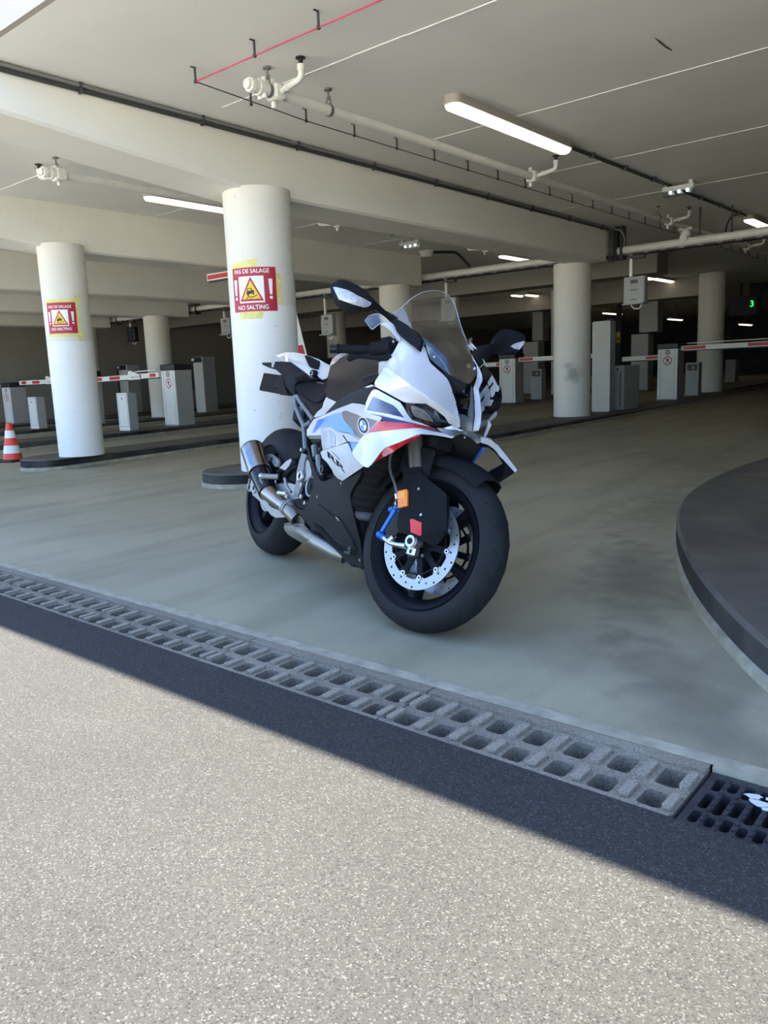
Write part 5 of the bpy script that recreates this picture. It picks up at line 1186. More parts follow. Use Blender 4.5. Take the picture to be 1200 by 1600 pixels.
# gill panel: three curved blades
gp = Panel('gill_panel', 'C1', [(252, 575, -.226), (300, 549, -.229), (365, 540, -.233), (420, 568, -.238), (470, 600, -.245), (520, 605, -.249), (600, 620, -.255), (680, 672, -.262), (740, 700, -.267), (715, 728, -.264), (640, 722, -.257), (585, 718, -.252), (440, 778, -.244), (280, 832, -.236), (262, 760, -.232), (256, 660, -.228)], white_m, th=0.004, res=2.5, mirror=True, mk=0.76)
for poly in ([(258, 585), (300, 578), (325, 615), (340, 700), (338, 805), (282, 828), (265, 740)], [(335, 572), (362, 572), (410, 630), (418, 700), (410, 780), (350, 800), (352, 700), (345, 625)]):
    P = [px('C1', x, y) for x, y in poly]; n = len(P); cx = sum(p[0] for p in P)/n
    f_ = lambda u, v, cx=cx: gp.f(u, v)-0.007*max(0, min(1, (u-cx)/5.0+0.5))
    W, N, F = sheet(P, f_, 2.0, False, -0.002); b = MB(); shell(b, W, N, F, 0.006, white_m); b.build('gill_blade', gp.o, 'keep')
gp.decal('vent_slit', 'C1', [(525, 642), (535, 640), (585, 712), (578, 718)], hole_m, off=0.002)
Panel('air_duct_panel', 'C1', [(585, 718, -.250), (640, 712, -.256), (715, 728, -.264), (690, 775, -.268), (640, 835, -.27), (620, 815, -.262)], lblue_m, th=0.004, res=2.5, mirror=True, mk=0.76, push=0.006)  # bluish light on this facet is put into its colour
# lower side panel with the big letters
lp = Panel('lower_side_panel', 'C1', [(245, 858, -.236), (262, 836, -.238), (440, 780, -.246), (585, 735, -.254), (622, 830, -.264), (655, 900, -.272), (700, 965, -.279), (775, 1028, -.284), (770, 1042, -.276), (640, 1130, -.245), (520, 1212, -.216), (460, 1180, -.217), (415, 1135, -.220), (385, 1065, -.226), (330, 985, -.232), (270, 925, -.235)], white_m, inner=[(450, 1118, -.236), (710, 975, -.278), (420, 900, -.247), (560, 950, -.262), (620, 870, -.266), (560, 1040, -.252)], res=2.4, mirror=True, mk=0.76)
let = lp.print_text('side_lettering', 'C1', 'RR', (338, 912), (225, 212), (-10, -78), sblack_m); let['label'] = 'black double R lettering'
for k in range(7):
    x, y = 388+k*14.5, 843+k*15.5; lp.decal('small_lettering', 'C1', [(x, y), (x+8, y-2), (x+15, y+8), (x+7, y+9)], sblack_m, res=2)
# belly pan
bp = Panel('belly_pan', 'D1', [(165, 60, -.205), (190, 150, -.203), (220, 260, -.202), (260, 360, -.202), (300, 450, -.202), (335, 495, -.203), (380, 495, -.206), (510, 445, -.215), (600, 495, -.216), (700, 440, -.226), (862, 325, -.238), (800, 470, -.224), (735, 570, -.208), (695, 660, -.198), (690, 710, -.195), (720, 850, -.184), (770, 1050, -.160), (815, 1210, -.135), (845, 1400, -.112), (852, 1600, -.096), (800, 1575, -.104), (660, 1512, -.122), (600, 1445, -.132), (530, 1372, -.140), (430, 1270, -.148), (310, 1135, -.158), (228, 1105, -.160), (130, 990, -.168), (60, 905, -.172), (0, 835, -.176), (0, 822, -.178), (90, 855, -.182), (128, 850, -.184), (150, 790, -.186), (190, 700, -.190), (240, 560, -.195), (232, 440, -.198), (195, 300, -.200), (160, 110, -.204)], belly_m, inner=[(420, 620, -.206), (560, 700, -.204), (450, 900, -.192), (600, 1000, -.186), (640, 1300, -.152), (350, 1000, -.178), (300, 700, -.196), (740, 1200, -.158)], res=3.2, mirror=True, th=0.005)
bp.decal('belly_facet', 'D1', [(180, 858), (230, 810), (285, 776), (325, 790), (500, 930), (600, 1055), (740, 1262), (790, 1340), (700, 1385), (640, 1320), (500, 1160), (330, 990), (250, 1020), (130, 985)], belly_m, off=0.007, res=4)
bp.decal('vent_slot', 'D1', [(508, 922), (560, 930), (600, 985), (660, 1090), (755, 1252), (738, 1255), (650, 1140)], hole_m, off=0.0082)
bp.decal('vent_slot', 'D1', [(250, 1040), (330, 985), (420, 1060), (520, 1170), (650, 1320), (640, 1335), (560, 1300), (420, 1180), (310, 1045)], hole_m, off=0.0085)
bb = Panel('belly_blade', 'D1', [(235, 1045, -.190), (262, 1040, -.192), (320, 1070, -.190), (420, 1185, -.180), (520, 1280, -.168), (640, 1345, -.154), (712, 1402, -.146), (660, 1400, -.144), (560, 1365, -.148), (440, 1275, -.160), (330, 1160, -.172)], matt_m, th=0.006, res=3)
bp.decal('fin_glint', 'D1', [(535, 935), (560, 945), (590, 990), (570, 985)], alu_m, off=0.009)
for cx, cy in ((588, 520), (288, 690), (820, 1480)):
    p, n = bp.at('D1', cx, cy); b = MB(); b.cyl(p-n*0.002, p+n*0.003, 0.0055, alu_m, n=12); b.build('belly_screw', bp.o, 40)
b = MB()
Panel('belly_inner', 'D1', [(862, 328, -.226), (800, 470, -.214), (735, 570, -.200), (695, 660, -.192), (692, 710, -.189), (722, 850, -.178), (772, 1050, -.155), (817, 1210, -.130), (847, 1400, -.107), (852, 1600, -.092), (880, 1500, -.05), (880, 1300, -.06), (885, 1000, -.09), (870, 850, -.11), (815, 740, -.14), (830, 500, -.165), (880, 400, -.18)], matt_m, th=0.004, res=4, mirror=True)
# radiator and oil cooler behind the wheel
b = MB(); b.add([(1.155, -0.185, 0.37), (1.155, 0.185, 0.37), (1.235, 0.185, 0.66), (1.235, -0.185, 0.66), (1.115, -0.185, 0.38), (1.115, 0.185, 0.38), (1.195, 0.185, 0.67), (1.195, -0.185, 0.67)], [(0, 1, 2, 3), (7, 6, 5, 4), (0, 4, 5, 1), (3, 2, 6, 7), (0, 3, 7, 4), (1, 5, 6, 2)], mesh_m); rad = b.build('radiator', BIKE, 0)
b = MB(); b.box(1.10, 1.165, -0.175, 0.175, 0.335, 0.368, galu_m, bev=0.008); b.build('radiator_tank', rad, 30)
b = MB(); b.box(1.10, 1.15, -0.15, 0.15, 0.20, 0.33, mesh_m); b.build('oil_cooler', BIKE, 0)
b = MB(); b.box(1.02, 1.12, -0.11, 0.11, 0.145, 0.20, matt_m, bev=0.02); b.box(0.70, 1.12, -0.085, 0.085, 0.15, 0.19, matt_m, bev=0.015); b.build('belly_floor', BIKE, 30)
# frame, engine and inner mass
b = MB(); b.box(0.58, 1.02, -0.165, 0.165, 0.27, 0.52, matt_m, bev=0.04); b.box(0.78, 1.08, -0.14, 0.14, 0.45, 0.70, matt_m, bev=0.04)
eng = b.build('engine', BIKE, 30)
b = MB()
for c, x, y, r, l in (('D1', 200, 560, .045, -.188), ('D1', 335, 345, .016, -.205), ('D1', 90, 690, .011, -.19)):
    p = Q(c, x, y, l); b.cyl(p+np.array((0, .03, 0)), p, r, matt_m, n=24); b.lathe([(r*0.82, 0), (r*0.95, 0.004), (r*1.0, 0.001), (r*1.0, -0.004)], p, (0, -1, 0), galu_m, 24); b.cyl(p+np.array((0, -0.001, 0)), p+np.array((0, -0.004, 0)), r*0.25, hole_m, n=10)
b.build('engine_cover', eng, 40)
b = MB(); b.tube([Q('D1', 300, 180, -.17), Q('D1', 310, 330, -.175), Q('D1', 345, 440, -.175)], 0.014, galu_m, n=8); b.tube([Q('D1', 250, 60, -.16), Q('D1', 270, 200, -.165)], 0.015, frame_m, n=8); b.tube([Q('D1', 350, 290, -.15), Q('D1', 450, 430, -.15)], 0.030, matt_m, n=12); b.build('engine_mount', eng, 40)
b = MB(); sp_ = [Q('D1', x, y, -.165) for x, y in ((150, 230), (200, 300), (210, 420), (130, 450), (120, 330))]; b.add(sp_+[p+np.array((0, .03, 0)) for p in sp_], [(0, 1, 2, 3, 4), (0, 5, 6, 1), (1, 6, 7, 2), (2, 7, 8, 3), (3, 8, 9, 4), (4, 9, 5, 0), (9, 8, 7, 6, 5)], galu_m); b.build('sprocket_cover', eng, 30)
b = MB(); b.box(0.80, 1.30, -0.075, 0.075, 0.66, 0.84, matt_m, bev=0.03); b.box(1.15, 1.42, -0.06, 0.06, 0.70, 0.90, matt_m, bev=0.02); b.build('frame', BIKE, 30)
# swingarm
for s in (-1, 1):
    b = MB(); P = lambda x, y, z, s=s: (x, s*y, z)
    secs = [(0.60, 0.085, 0.135, 0.44, 0.34), (0.42, 0.09, 0.14, 0.41, 0.295), (0.25, 0.10, 0.145, 0.385, 0.27), (0.10, 0.118, 0.148, 0.355, 0.285), (-0.035, 0.122, 0.146, 0.350, 0.300)]
    vs = []
    for x, ya, yb_, z1, z0 in secs: vs += [P(x, ya, z0), P(x, yb_, z0+0.015), P(x, yb_, z1-0.015), P(x, ya, z1)]
    fs = [(i*4+j, i*4+(j+1) % 4, i*4+4+(j+1) % 4, i*4+4+j) for i in range(4) for j in range(4)]+[(0, 1, 2, 3), (16, 17, 18, 19)]
    b.add(vs, fs, silver_m)
    sw = b.build('swingarm', BIKE, 30)
    if s < 0:
        b = MB(); b.cyl((0, -0.152, RR), (0, -0.136, RR), 0.030, silver_m, n=20); b.cyl((0, -0.153, RR), (0, -0.1535, RR), 0.013, hole_m, n=6)
        b.box(-0.055, -0.03, -0.155, -0.125, 0.30, 0.37, silver_m, bev=0.005); b.cyl((-0.05, -0.14, 0.335), (-0.09, -0.14, 0.335), 0.006, silver_m, n=8); b.tube([(-0.06, -0.15, 0.30), (-0.095, -0.15, 0.31), (-0.09, -0.15, 0.36), (-0.05, -0.15, 0.365)], 0.004, silver_m, n=6); b.build('chain_adjuster', sw, 40)
        b = MB(); b.box(0.06, 0.14, -0.125, -0.05, 0.385, 0.44, sblack_m, bev=0.01); b.build('rear_caliper', sw, 30)
flat('swingarm_lobe', 'D2', [(150, 822), (232, 790), (330, 880), (362, 960), (440, 1005), (520, 1012), (562, 1104), (450, 1112), (390, 1082), (290, 955), (222, 882)], -.150, .012, silver_m)
b = MB(); b.cyl((0.58, -0.14, 0.39), (0.58, 0.14, 0.39), 0.03, galu_m, n=16); b.box(0.5, 0.62, -0.06, 0.06, 0.34, 0.62, matt_m, bev=0.02); b.build('pivot', BIKE, 30)
# silver bracket, heat shield plate, footrest and levers on the right
pc = [Q('D2', x, y, -.135) for x, y in ((312, 370), (335, 320), (380, 310), (430, 345), (468, 385), (482, 425), (462, 478), (432, 470), (405, 430), (370, 420), (335, 440))]
b = MB(); n = len(pc); b.add(pc+[p+np.array((0, .012, 0)) for p in pc], [tuple(range(n)), tuple(range(2*n-1, n-1, -1))]+[(i, (i+1) % n, n+(i+1) % n, n+i) for i in range(n)], silver_m)
b.cyl(Q('D2', 403, 378, -.1365), Q('D2', 403, 378, -.1345), 0.009, hole_m, n=12)
b.cyl(Q('D2', 400, 480, -.125)+np.array((0, -.015, 0)), Q('D2', 400, 480, -.125)+np.array((0, .03, 0)), 0.030, matt_m, n=20); b.build('axle_bracket', BIKE, 30)
flat('heel_plate', 'D2', [(490, 490), (570, 410), (632, 372), (642, 400), (610, 465), (560, 520), (520, 500)], -.175, .005, silver_m)
rs = flat('rearset_plate', 'D2', [(770, 300), (830, 330), (800, 420), (790, 560), (770, 700), (720, 850), (665, 850), (680, 760), (700, 650), (710, 520), (740, 400)], -.185, .012, frame_m)
flat('rearset_guard', 'D2', [(800, 360), (860, 400), (895, 520), (890, 600), (830, 640), (780, 680), (800, 560)], -.178, .01, galu_m, rs)
b = MB(); p = Q('D2', 750, 590, -.19); b.lathe([(.012, .004), (.020, .006), (.026, .002), (.028, -.006)], p, (0, -1, 0), alu_m, 24); b.cyl(p, p+np.array((0, -.005, 0)), .011, hole_m, n=6)
b.build('pivot_ring', rs, 40)
for x, y, r in ((768, 262, .008), (765, 845, .010), (812, 925, .008), (770, 700, .009)): q = Q('D2', x, y, -.192); b = MB(); b.cyl(q+np.array((0, .012, 0)), q+np.array((0, -.004, 0)), r, alu_m, n=12); b.build('rearset_bolt', rs, 40)
b = MB(); b.tube([Q('D2', 560, 600, -.18), Q('D2', 640, 510, -.18), Q('D2', 720, 470, -.178)], .009, matt_m, n=8, smooth=3); b.tube([Q('D2', 560, 620, -.185), Q('D2', 590, 730, -.185), Q('D2', 640, 790, -.185)], .007, galu_m, n=8, smooth=3); b.tube([Q('D2', 480, 540, -.16), Q('D2', 600, 480, -.16), Q('D2', 720, 420, -.16)], .012, matt_m, n=8); b.box(0.42, 0.56, -0.17, -0.12, 0.40, 0.47, matt_m, bev=0.012); b.build('brake_pedal', rs, 40)
b = MB(); p0, p1 = Q('D2', 480, 600, -.20), Q('D2', 265, 590, -.265); d = (p1-p0)
for k in range(10): b.cyl(p0+d*(k/10), p0+d*((k+0.62)/10), 0.0125, silver_m, n=14); b.cyl(p0+d*((k+0.62)/10), p0+d*((k+1)/10), 0.0105, galu_m, n=14)
b.ball(p1, 0.014, alu_m, n=10); b.tube([p1+d*0.01, p1+np.array((-.004, 0, -.018)), p1+np.array((0, .012, -.034))], 0.005, alu_m, n=6); b.cyl(p0-d*0.10, p0, 0.016, matt_m, n=12); b.build('footrest', rs, 40)
b = MB(); b.cyl(Q('D2', 480, 800, -.235), Q('D2', 585, 815, -.215), 0.010, alu_m, n=12); b.tube([Q('D2', 585, 815, -.215), Q('D2', 585, 860, -.212)], 0.008, alu_m, n=8); b.build('pedal_tip', rs, 40)
# ---- exhaust
def axis_of(pts): return [Q(*p) for p in pts]
s0, s1, s2, s3 = axis_of([('D2', 150, 248, -.205), ('D2', 250, 545, -.195), ('D2', 352, 800, -.188), ('D2', 590, 985, -.172)])
b = MB(); d = s1-s0; r_ = 0.056
b.cyl(s0, s1, r_, ti_m, n=40, caps=False); b.cyl(s0, s0+d*0.04, r_+0.0015, ti_m, n=40, caps=False); b.cyl(s0+d*0.02, s0+d*0.021, r_*0.97, hole_m, n=40)
b.lathe([(0.030, 0.0), (0.034, -0.006), (0.034, 0.02), (0.03, 0.02)], s0, d, ti_m, 28)
sil = b.build('silencer', BIKE, 40); sil['label'] = 'round titanium silencer with blue print'
b = MB(); b.cyl(s1-d*0.01, s2, r_*0.93, sblack_m, r1=r_*0.80, n=36); b.cyl(s1-d*0.03, s1+d*0.03, r_+0.002, ti_m, n=40); b.build('silencer_cone', sil, 40)
b = MB(); b.tube([s2-d*0.02, s2*0.7+s3*0.3, s3], [0.040, 0.037, 0.031], ti_m, n=28, smooth=4); b.build('link_pipe', sil, 40)
dd = (s3-s2)/np.linalg.norm(s3-s2); b = MB(); b.cyl(s3-dd*0.004, s3+dd*0.012, 0.037, galu_m, n=28); b.cyl(s3+dd*0.016, s3+dd*0.028, 0.036, galu_m, n=28); b.cyl(s3, s3+dd*0.03, 0.034, matt_m, n=28); b.cyl(Q('D2', 600, 900, -.19), Q('D2', 660, 960, -.165), 0.012, galu_m, n=10); b.build('clamp', sil, 40)
b = MB(); s4 = Q('D2', 715, 1120, -.150); b.tube([s3+dd*0.02, Q('D2', 655, 1055, -.165), s4], [0.033, 0.034, 0.035], tid_m, n=28, smooth=4); b.build('collector_pipe', sil, 40)
# blue print: two letter shapes wrapped on the can
dn, ea, eb = MB().frame(d); L = np.linalg.norm(d); vcam = CAMB-(s0+d*0.5); ca = math.atan2(vcam@eb, vcam@ea)
def can(u, v, k): a = ca+u/r_; return s0+dn*(v*L)+(math.cos(a)*ea+math.sin(a)*eb)*(r_+k)
b = MB(); sg = 1 if can(0.02, .5, 0)[0] > can(-0.02, .5, 0)[0] else -1
for poly in ([(-.036, .30), (-.012, .30), (-.012, .35), (-.026, .35), (-.026, .50), (-.012, .50), (-.012, .56), (-.036, .56)], [(-.036, .62), (-.012, .62), (-.012, .67), (-.024, .67), (-.024, .80), (-.016, .88), (-.022, .92), (-.036, .82)]):
    P = [Vector((u*sg, v)) for u, v in poly]; t = geo.tessellate_polygon([[Vector((p.x, p.y, 0)) for p in P]]); b.add([can(p.x, p.y, 0.0008) for p in P], [tuple(f) for f in t], mblue_m)
b.build('blue_print', sil, 0)
# collector box under the engine
cb = [(560, 1190), (600, 1172), (680, 1180), (800, 1195), (870, 1270), (930, 1380), (965, 1490), (900, 1478), (760, 1420), (640, 1350), (595, 1318), (555, 1262), (548, 1225)]
cbp = Panel('collector_box', 'D2', [(x, y, -.150) for x, y in cb], tid_m, th=0.10, res=3, inner=[(700, 1280, -.172), (820, 1360, -.172)], reg=0.005)
Panel('collector_top', 'D2', [(660, 1175, -.150), (690, 1110, -.158), (740, 1075, -.158), (790, 1130, -.152), (810, 1190, -.146)], tid_m, th=0.04, res=4, parent=cbp.o)
b = MB(); b.tube([Q('D2', 560, 1195, -.148), Q('D2', 680, 1190, -.158), Q('D2', 810, 1205, -.150)], .005, tid_m, n=8, smooth=3); b.tube([Q('D2', 880, 1270, -.14), Q('D2', 930, 1430, -.135), Q('D2', 960, 1480, -.13)], .006, tid_m, n=8, smooth=3); b.build('weld_seam', cbp.o, 40)
b = MB(); b.tube([Q('D1', 225, 1212, -.13), Q('D1', 330, 1275, -.125), Q('D1', 520, 1375, -.105), Q('D1', 640, 1430, -.08)], 0.034, tid_m, n=24, smooth=3); b.build('header_pipe', cbp.o, 40)
# ---- tank, seat, tail
tk = Panel('tank_cover', 'D4', [(130, 1135, -.03), (240, 1040, -.045), (345, 990, -.055), (520, 1005, -.08), (740, 1068, -.125), (735, 1090, -.135), (735, 1200, -.158), (720, 1290, -.175), (0, 830, -.208, 'C2'), (800, 25, -.206, 'C1'), (600, 110, -.200, 'C1'), (520, 165, -.196, 'C1'), (440, 225, -.190, 'C1'), (315, 163, -.170, 'C1'), (300, 60, -.160, 'C1'), (880, 610, -.155, 'C5'), (890, 500, -.125, 'C5'), (910, 410, -.08, 'C5')], tank_m, inner=[(300, 1180, -.12), (480, 1150, -.14), (560, 1250, -.17), (400, 60, -.178, 'C1'), (200, 1250, -.13)], res=3, mirror=True, th=0.006)
tk.decal('tank_crease_shade', 'D4', [(520, 1275), (560, 1255), (640, 1240), (728, 1235), (728, 1250), (640, 1262), (580, 1290), (540, 1310)], hole_m, off=0.002)  # black sheet stands in for the shade in the recess
b = MB()      # white spine of the tank between the two covers
spine = [(0.62, 0.030, 0.965), (0.70, 0.045, 0.985), (0.82, 0.055, 1.003), (0.95, 0.062, 1.000), (1.08, 0.065, 0.97)]
vs = []
for x, w_, z in spine: vs += [(x, -w_-.03, z-.035), (x, -w_*.5, z-.004), (x, 0, z), (x, w_*.5, z-.004), (x, w_+.03, z-.035), (x, 0, z-.12)]
b.add(vs, [(i*6+j, i*6+(j+1) % 6, i*6+6+(j+1) % 6, i*6+6+j) for i in range(4) for j in range(6)]+[(0, 1, 2, 3, 4, 5), tuple(24+j for j in range(6))], white_m); b.build('tank_spine', BIKE, 40)
b = MB(); b.box(0.62, 1.10, -0.11, 0.11, 0.70, 0.93, matt_m, bev=0.05); b.build('tank_core', BIKE, 30)
Panel('tank_top', 'D4', [(126, 1120, -.02), (150, 1055, 0), (222, 983, .02), (300, 976, .012), (360, 986, -.03), (345, 994, -.05), (240, 1044, -.045), (134, 1138, -.03)], white_m, th=0.004, res=2.5)
Panel('tank_side_cover', 'C1', [(440, 226, -.198), (520, 166, -.204), (600, 112, -.208), (800, 28, -.214), (910, 22, -.218), (935, 45, -.228), (910, 72, -.240), (850, 150, -.240), (800, 262, -.226), (720, 246, -.214), (640, 238, -.208), (520, 284, -.204), (400, 334, -.200), (282, 394, -.196), (310, 366, -.192)], belly_m, th=0.005, res=3, mirror=True)
Panel('white_duct_tab', 'C1', [(800, 38, -.235), (880, 8, -.235), (905, 12, -.236), (910, 22, -.237), (812, 48, -.236)], white_m, th=0.006, res=2)
Panel('tank_rear_panel', 'C1', [(315, 163, -.172), (445, 226, -.192), (380, 300, -.195), (295, 385, -.196), (170, 418, -.196), (163, 408, -.192), (205, 350, -.182), (270, 292, -.172), (285, 230, -.168)], white_m, th=0.005, res=2.5, mirror=True)
Panel('dash_side', 'D4', [(735, 1085, -.15), (845, 1078, -.16), (830, 1115, -.17), (730, 1240, -.19)], white_m, th=0.004, res=3, mirror=True)
st = Panel('seat', 'C5', [(480, 598, -.085), (495, 555, -.07), (530, 530, -.055), (650, 512, -.035), (880, 492, -.03), (895, 500, -.05), (882, 610, -.125), (860, 700, -.145), (840, 745, -.15), (780, 785, -.148), (735, 793, -.145), (690, 775, -.140), (560, 690, -.115), (505, 650, -.098)], seat_m, th=0.03, inner=[(680, 640, -.10), (760, 720, -.135)], res=3, mirror=True)
st.decal('seat_badge', 'C5', [(750, 540), (790, 535), (845, 552), (842, 563), (800, 552), (755, 548)], alu_m, off=0.001)
Panel('seat_base', 'C5', [(500, 700, -.10), (560, 700, -.112), (690, 785, -.135), (740, 805, -.138), (835, 775, -.140), (838, 830, -.148), (725, 965, -.165), (640, 830, -.14)], matt_m, th=0.02, res=4, mirror=True)
tl = Panel('tail_side', 'C5', [(232, 278, -.055), (330, 272, -.06), (432, 278, -.065), (560, 370, -.075), (690, 468, -.08), (780, 490, -.06), (880, 490, -.04), (650, 512, -.045), (530, 530, -.065), (495, 556, -.08), (480, 600, -.092), (492, 700, -.100), (440, 670, -.095), (378, 600, -.09), (345, 500, -.085), (320, 440, -.08), (222, 358, -.065)], matt_m, th=0.01, inner=[(400, 420, -.095), (540, 470, -.09)], res=3, mirror=True)
cw = Panel('tail_cowl', 'C5', [(225, 208, -.03), (300, 188, -.015), (372, 163, 0), (470, 164, .005), (590, 184, .005), (700, 218, .005), (800, 258, .005), (870, 300, .0), (925, 340, -.01), (915, 400, -.04), (900, 455, -.06), (860, 485, -.065), (820, 496, -.068), (785, 475, -.066), (760, 440, -.06), (690, 470, -.085), (560, 372, -.082), (432, 280, -.072), (330, 276, -.066), (240, 278, -.060), (205, 352, -.060), (183, 335, -.055), (200, 270, -.045)], white_m, th=0.006, inner=[(430, 205, -.03), (590, 260, -.05), (660, 370, -.075)], res=2.4, mirror=True)
cw.decal('cowl_pad', 'C5', [(608, 210), (640, 210), (720, 235), (800, 268), (800, 320), (782, 380), (730, 375), (672, 350), (640, 290)], seat_m, off=0.003)
p, n = tl.at('C5', 725, 430); b = MB(); b.cyl(p-n*0.01, p+n*0.012, 0.017, matt_m, n=20); b.cyl(p+n*0.011, p+n*0.014, 0.0105, galu_m, n=16); b.box(p[0]-.003, p[0]+.003, p[1]-.02, p[1]-.012, p[2]-.006, p[2]+.006, hole_m); b.build('seat_lock', cw.o, 40)
Panel('tail_light', 'C5', [(75, 292, -.03), (180, 290, -.055), (200, 350, -.06), (195, 366, -.06), (160, 355, -.05), (80, 318, -.035)], matt_m, th=0.03, res=3, mirror=True)
b = MB(); pp = [Q('C5', x, y, l) for x, y, l in ((105, 425, .02), (125, 424, .01), (325, 452, -.075), (352, 560, -.078), (395, 690, -.08), (445, 715, -.085), (360, 697, -.075), (60, 642, .03), (50, 625, .035))]
n = len(pp); b.add(pp+[p+np.array((-.012, 0, 0)) for p in pp], [tuple(range(n)), tuple(range(2*n-1, n-1, -1))]+[(i, (i+1) % n, n+(i+1) % n, n+i) for i in range(n)], matt_m); pl = b.build('number_plate', BIKE, 30); pl['label'] = 'dark back of the number plate'
b = MB(); b.tube([Q('C5', 275, 480, -.05), Q('C5', 320, 560, -.05), Q('C5', 345, 680, -.05)], .008, matt_m, n=8); b.build('plate_holder', pl, 40)
for pts in ([(488, 715, -.10), (495, 840, -.105), (545, 960, -.11), (598, 1080, -.115), (612, 1280, -.12), (620, 1380, -.12)], [(510, 712, -.102), (590, 830, -.115), (725, 1010, -.14)], [(570, 850, -.085), (578, 1000, -.085)], [(615, 1085, -.118), (692, 1030, -.132)]):
    b = MB(); b.tube([Q('C5', *p) for p in pts], .0115, frame_m, n=10); b.build('subframe_tube', BIKE, 40)
b = MB(); b.tube([(0.16, 0.10, 0.80), (0.50, 0.13, 0.57)], .0115, frame_m, n=10); b.tube([(0.14, 0.10, 0.78), (0.36, 0.11, 0.60), (0.45, 0.11, 0.45)], .0115, frame_m, n=10); b.build('subframe_tube', BIKE, 40)
b = MB(); b.box(0.15, 0.50, -0.075, 0.075, 0.66, 0.79, matt_m, bev=0.03); b.box(-0.25, 0.25, -0.05, 0.05, 0.82, 0.93, matt_m, bev=0.03); b.build('tail_core', BIKE, 30)
# rear hugger over the tyre
hg = Panel('rear_hugger', 'D2', [(600, 90, -.09), (720, 40, -.06), (790, 60, -.05), (800, 220, -.08), (770, 300, -.11), (720, 370, -.12), (610, 380, -.115), (585, 250, -.105)], matt_m, th=0.006, res=4)
# ---- nose, screen, mirrors
sc = Panel('windscreen', 'C4', [(945, 1062, 0), (880, 1035, -.018), (740, 962, -.055), (592, 845, -.085), (548, 808, -.092), (525, 740, -.103), (500, 650, -.118), (440, 545, -.135), (330, 468, -.155), (150, 338, -.180), (190, 315, -.176), (225, 295, -.165), (290, 233, -.142), (370, 165, -.108), (460, 115, -.068), (520, 98, -.04), (580, 93, -.005), (635, 97, .025), (680, 110, .05), (740, 150, .078), (790, 210, .098), (820, 290, .108), (850, 400, .115), (880, 500, .12), (930, 620, .122), (970, 730, .115), (1000, 830, .105), (1032, 920, .09), (1028, 965, .08), (985, 1040, .03)], screen_m, th=0.003, inner=[(640, 300, 0.005), (740, 560, 0.005), (850, 800, 0.003), (500, 300, -.075), (620, 560, -.07), (740, 780, -.052), (900, 720, .062), (830, 480, .062)], res=2.6, sharp=80)
b = MB(); u = [px('C4', *p) for p in ((150, 338), (225, 295), (290, 233), (370, 165), (460, 115), (580, 93), (680, 110), (740, 150), (790, 210), (820, 290), (850, 400), (880, 500), (930, 620))]
b.tube([onlat(a, c, sc.f(a, c)) for a, c in u], .0014, lens_m, n=6, smooth=4); b.build('screen_edge', sc.o, 60)
for x, y in ((592, 787), (1013, 903)):
    p, n = sc.at('C4', x, y); b = MB(); b.cyl(p-n*.004, p+n*.004, .0065, alu_m, r1=.004, n=14); b.build('screen_bolt', sc.o, 50)
fl = Panel('screen_flare', 'D4', [(560, 565, -.225), (612, 508, -.222), (690, 486, -.21), (775, 480, -.20), (830, 520, -.19), (880, 588, -.18), (780, 586, -.192), (740, 610, -.2), (660, 676, -.215), (640, 672, -.218)], screen_m, th=0.003, res=2.5, mirror=True)
b = MB(); b.tube([Q('D4', x, y, l) for x, y, l in ((775, 480, -.20), (690, 486, -.21), (612, 508, -.222), (560, 565, -.225), (640, 672, -.218), (660, 676, -.215), (740, 610, -.2), (780, 586, -.192))], .0016, lens_m, n=6); b.build('flare_edge', fl.o, 60)
# instrument hood under the screen
W_, N_, F_ = sheet([px('C4', x, y) for x, y in ((515, 640), (560, 610), (640, 590), (700, 568), (780, 580), (830, 605), (890, 660), (940, 735), (975, 830), (985, 900), (965, 1010), (945, 1050), (870, 1022), (745, 950), (640, 870), (560, 800), (530, 730))], sc.f, 3, False, 0.022)
b = MB(); shell(b, W_, N_, F_, .03, belly_m); hd = b.build('instrument_hood', BIKE, 'keep')
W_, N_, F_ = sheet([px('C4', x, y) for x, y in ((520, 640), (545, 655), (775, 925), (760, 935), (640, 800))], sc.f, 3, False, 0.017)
b = MB(); shell(b, W_, N_, F_, .004, mat('reflection_blue_grey', (0.10, 0.13, 0.20), 0.25, coat=0.5)); b.build('hood_reflection', hd, 'keep')  # blue reflection in the screen, put in as a coloured strip
# intake mouth: black funnel, two louvres, side wall greyed for shade
im = Panel('air_intake', 'C3', [(0, 350, -.10), (60, 420, -.09), (160, 500, -.075), (245, 590, -.058), (270, 650, -.054), (310, 770, -.050), (345, 900, -.044), (380, 1020, -.040), (480, 1030, -.01), (570, 1010, .036), (568, 850, .042), (550, 690, .052), (598, 570, .094), (600, 480, .098), (560, 560, .07), (530, 630, .03), (440, 655, .0), (280, 590, -.045), (100, 470, -.08)], hole_m, th=0.01, res=4, push=0.07)
b = MB(); b.box(1.20, 1.37, -0.06, 0.06, 0.73, 0.90, hole_m, bev=0.02); b.build('intake_duct', im.o, 30)
for pts in ([(300, 735, -.05), (400, 740, -.02), (480, 765, .015), (530, 788, .04)], [(345, 882, -.044), (420, 890, -.02), (480, 912, .01), (520, 932, .034)]):
    P = [Q('C3', *p) for p in pts]; b = MB(); vs = []
    for p in P: vs += [p, p+np.array((-.07, 0, .004)), p+np.array((-.07, 0, -.006)), p+np.array((0, 0, -.006))]
    b.add(vs, [(i*4+j, i*4+(j+1) % 4, i*4+4+(j+1) % 4, i*4+4+j) for i in range(3) for j in range(4)]+[(0, 1, 2, 3), (12, 13, 14, 15)], sblack_m); b.build('louvre', im.o, 30)
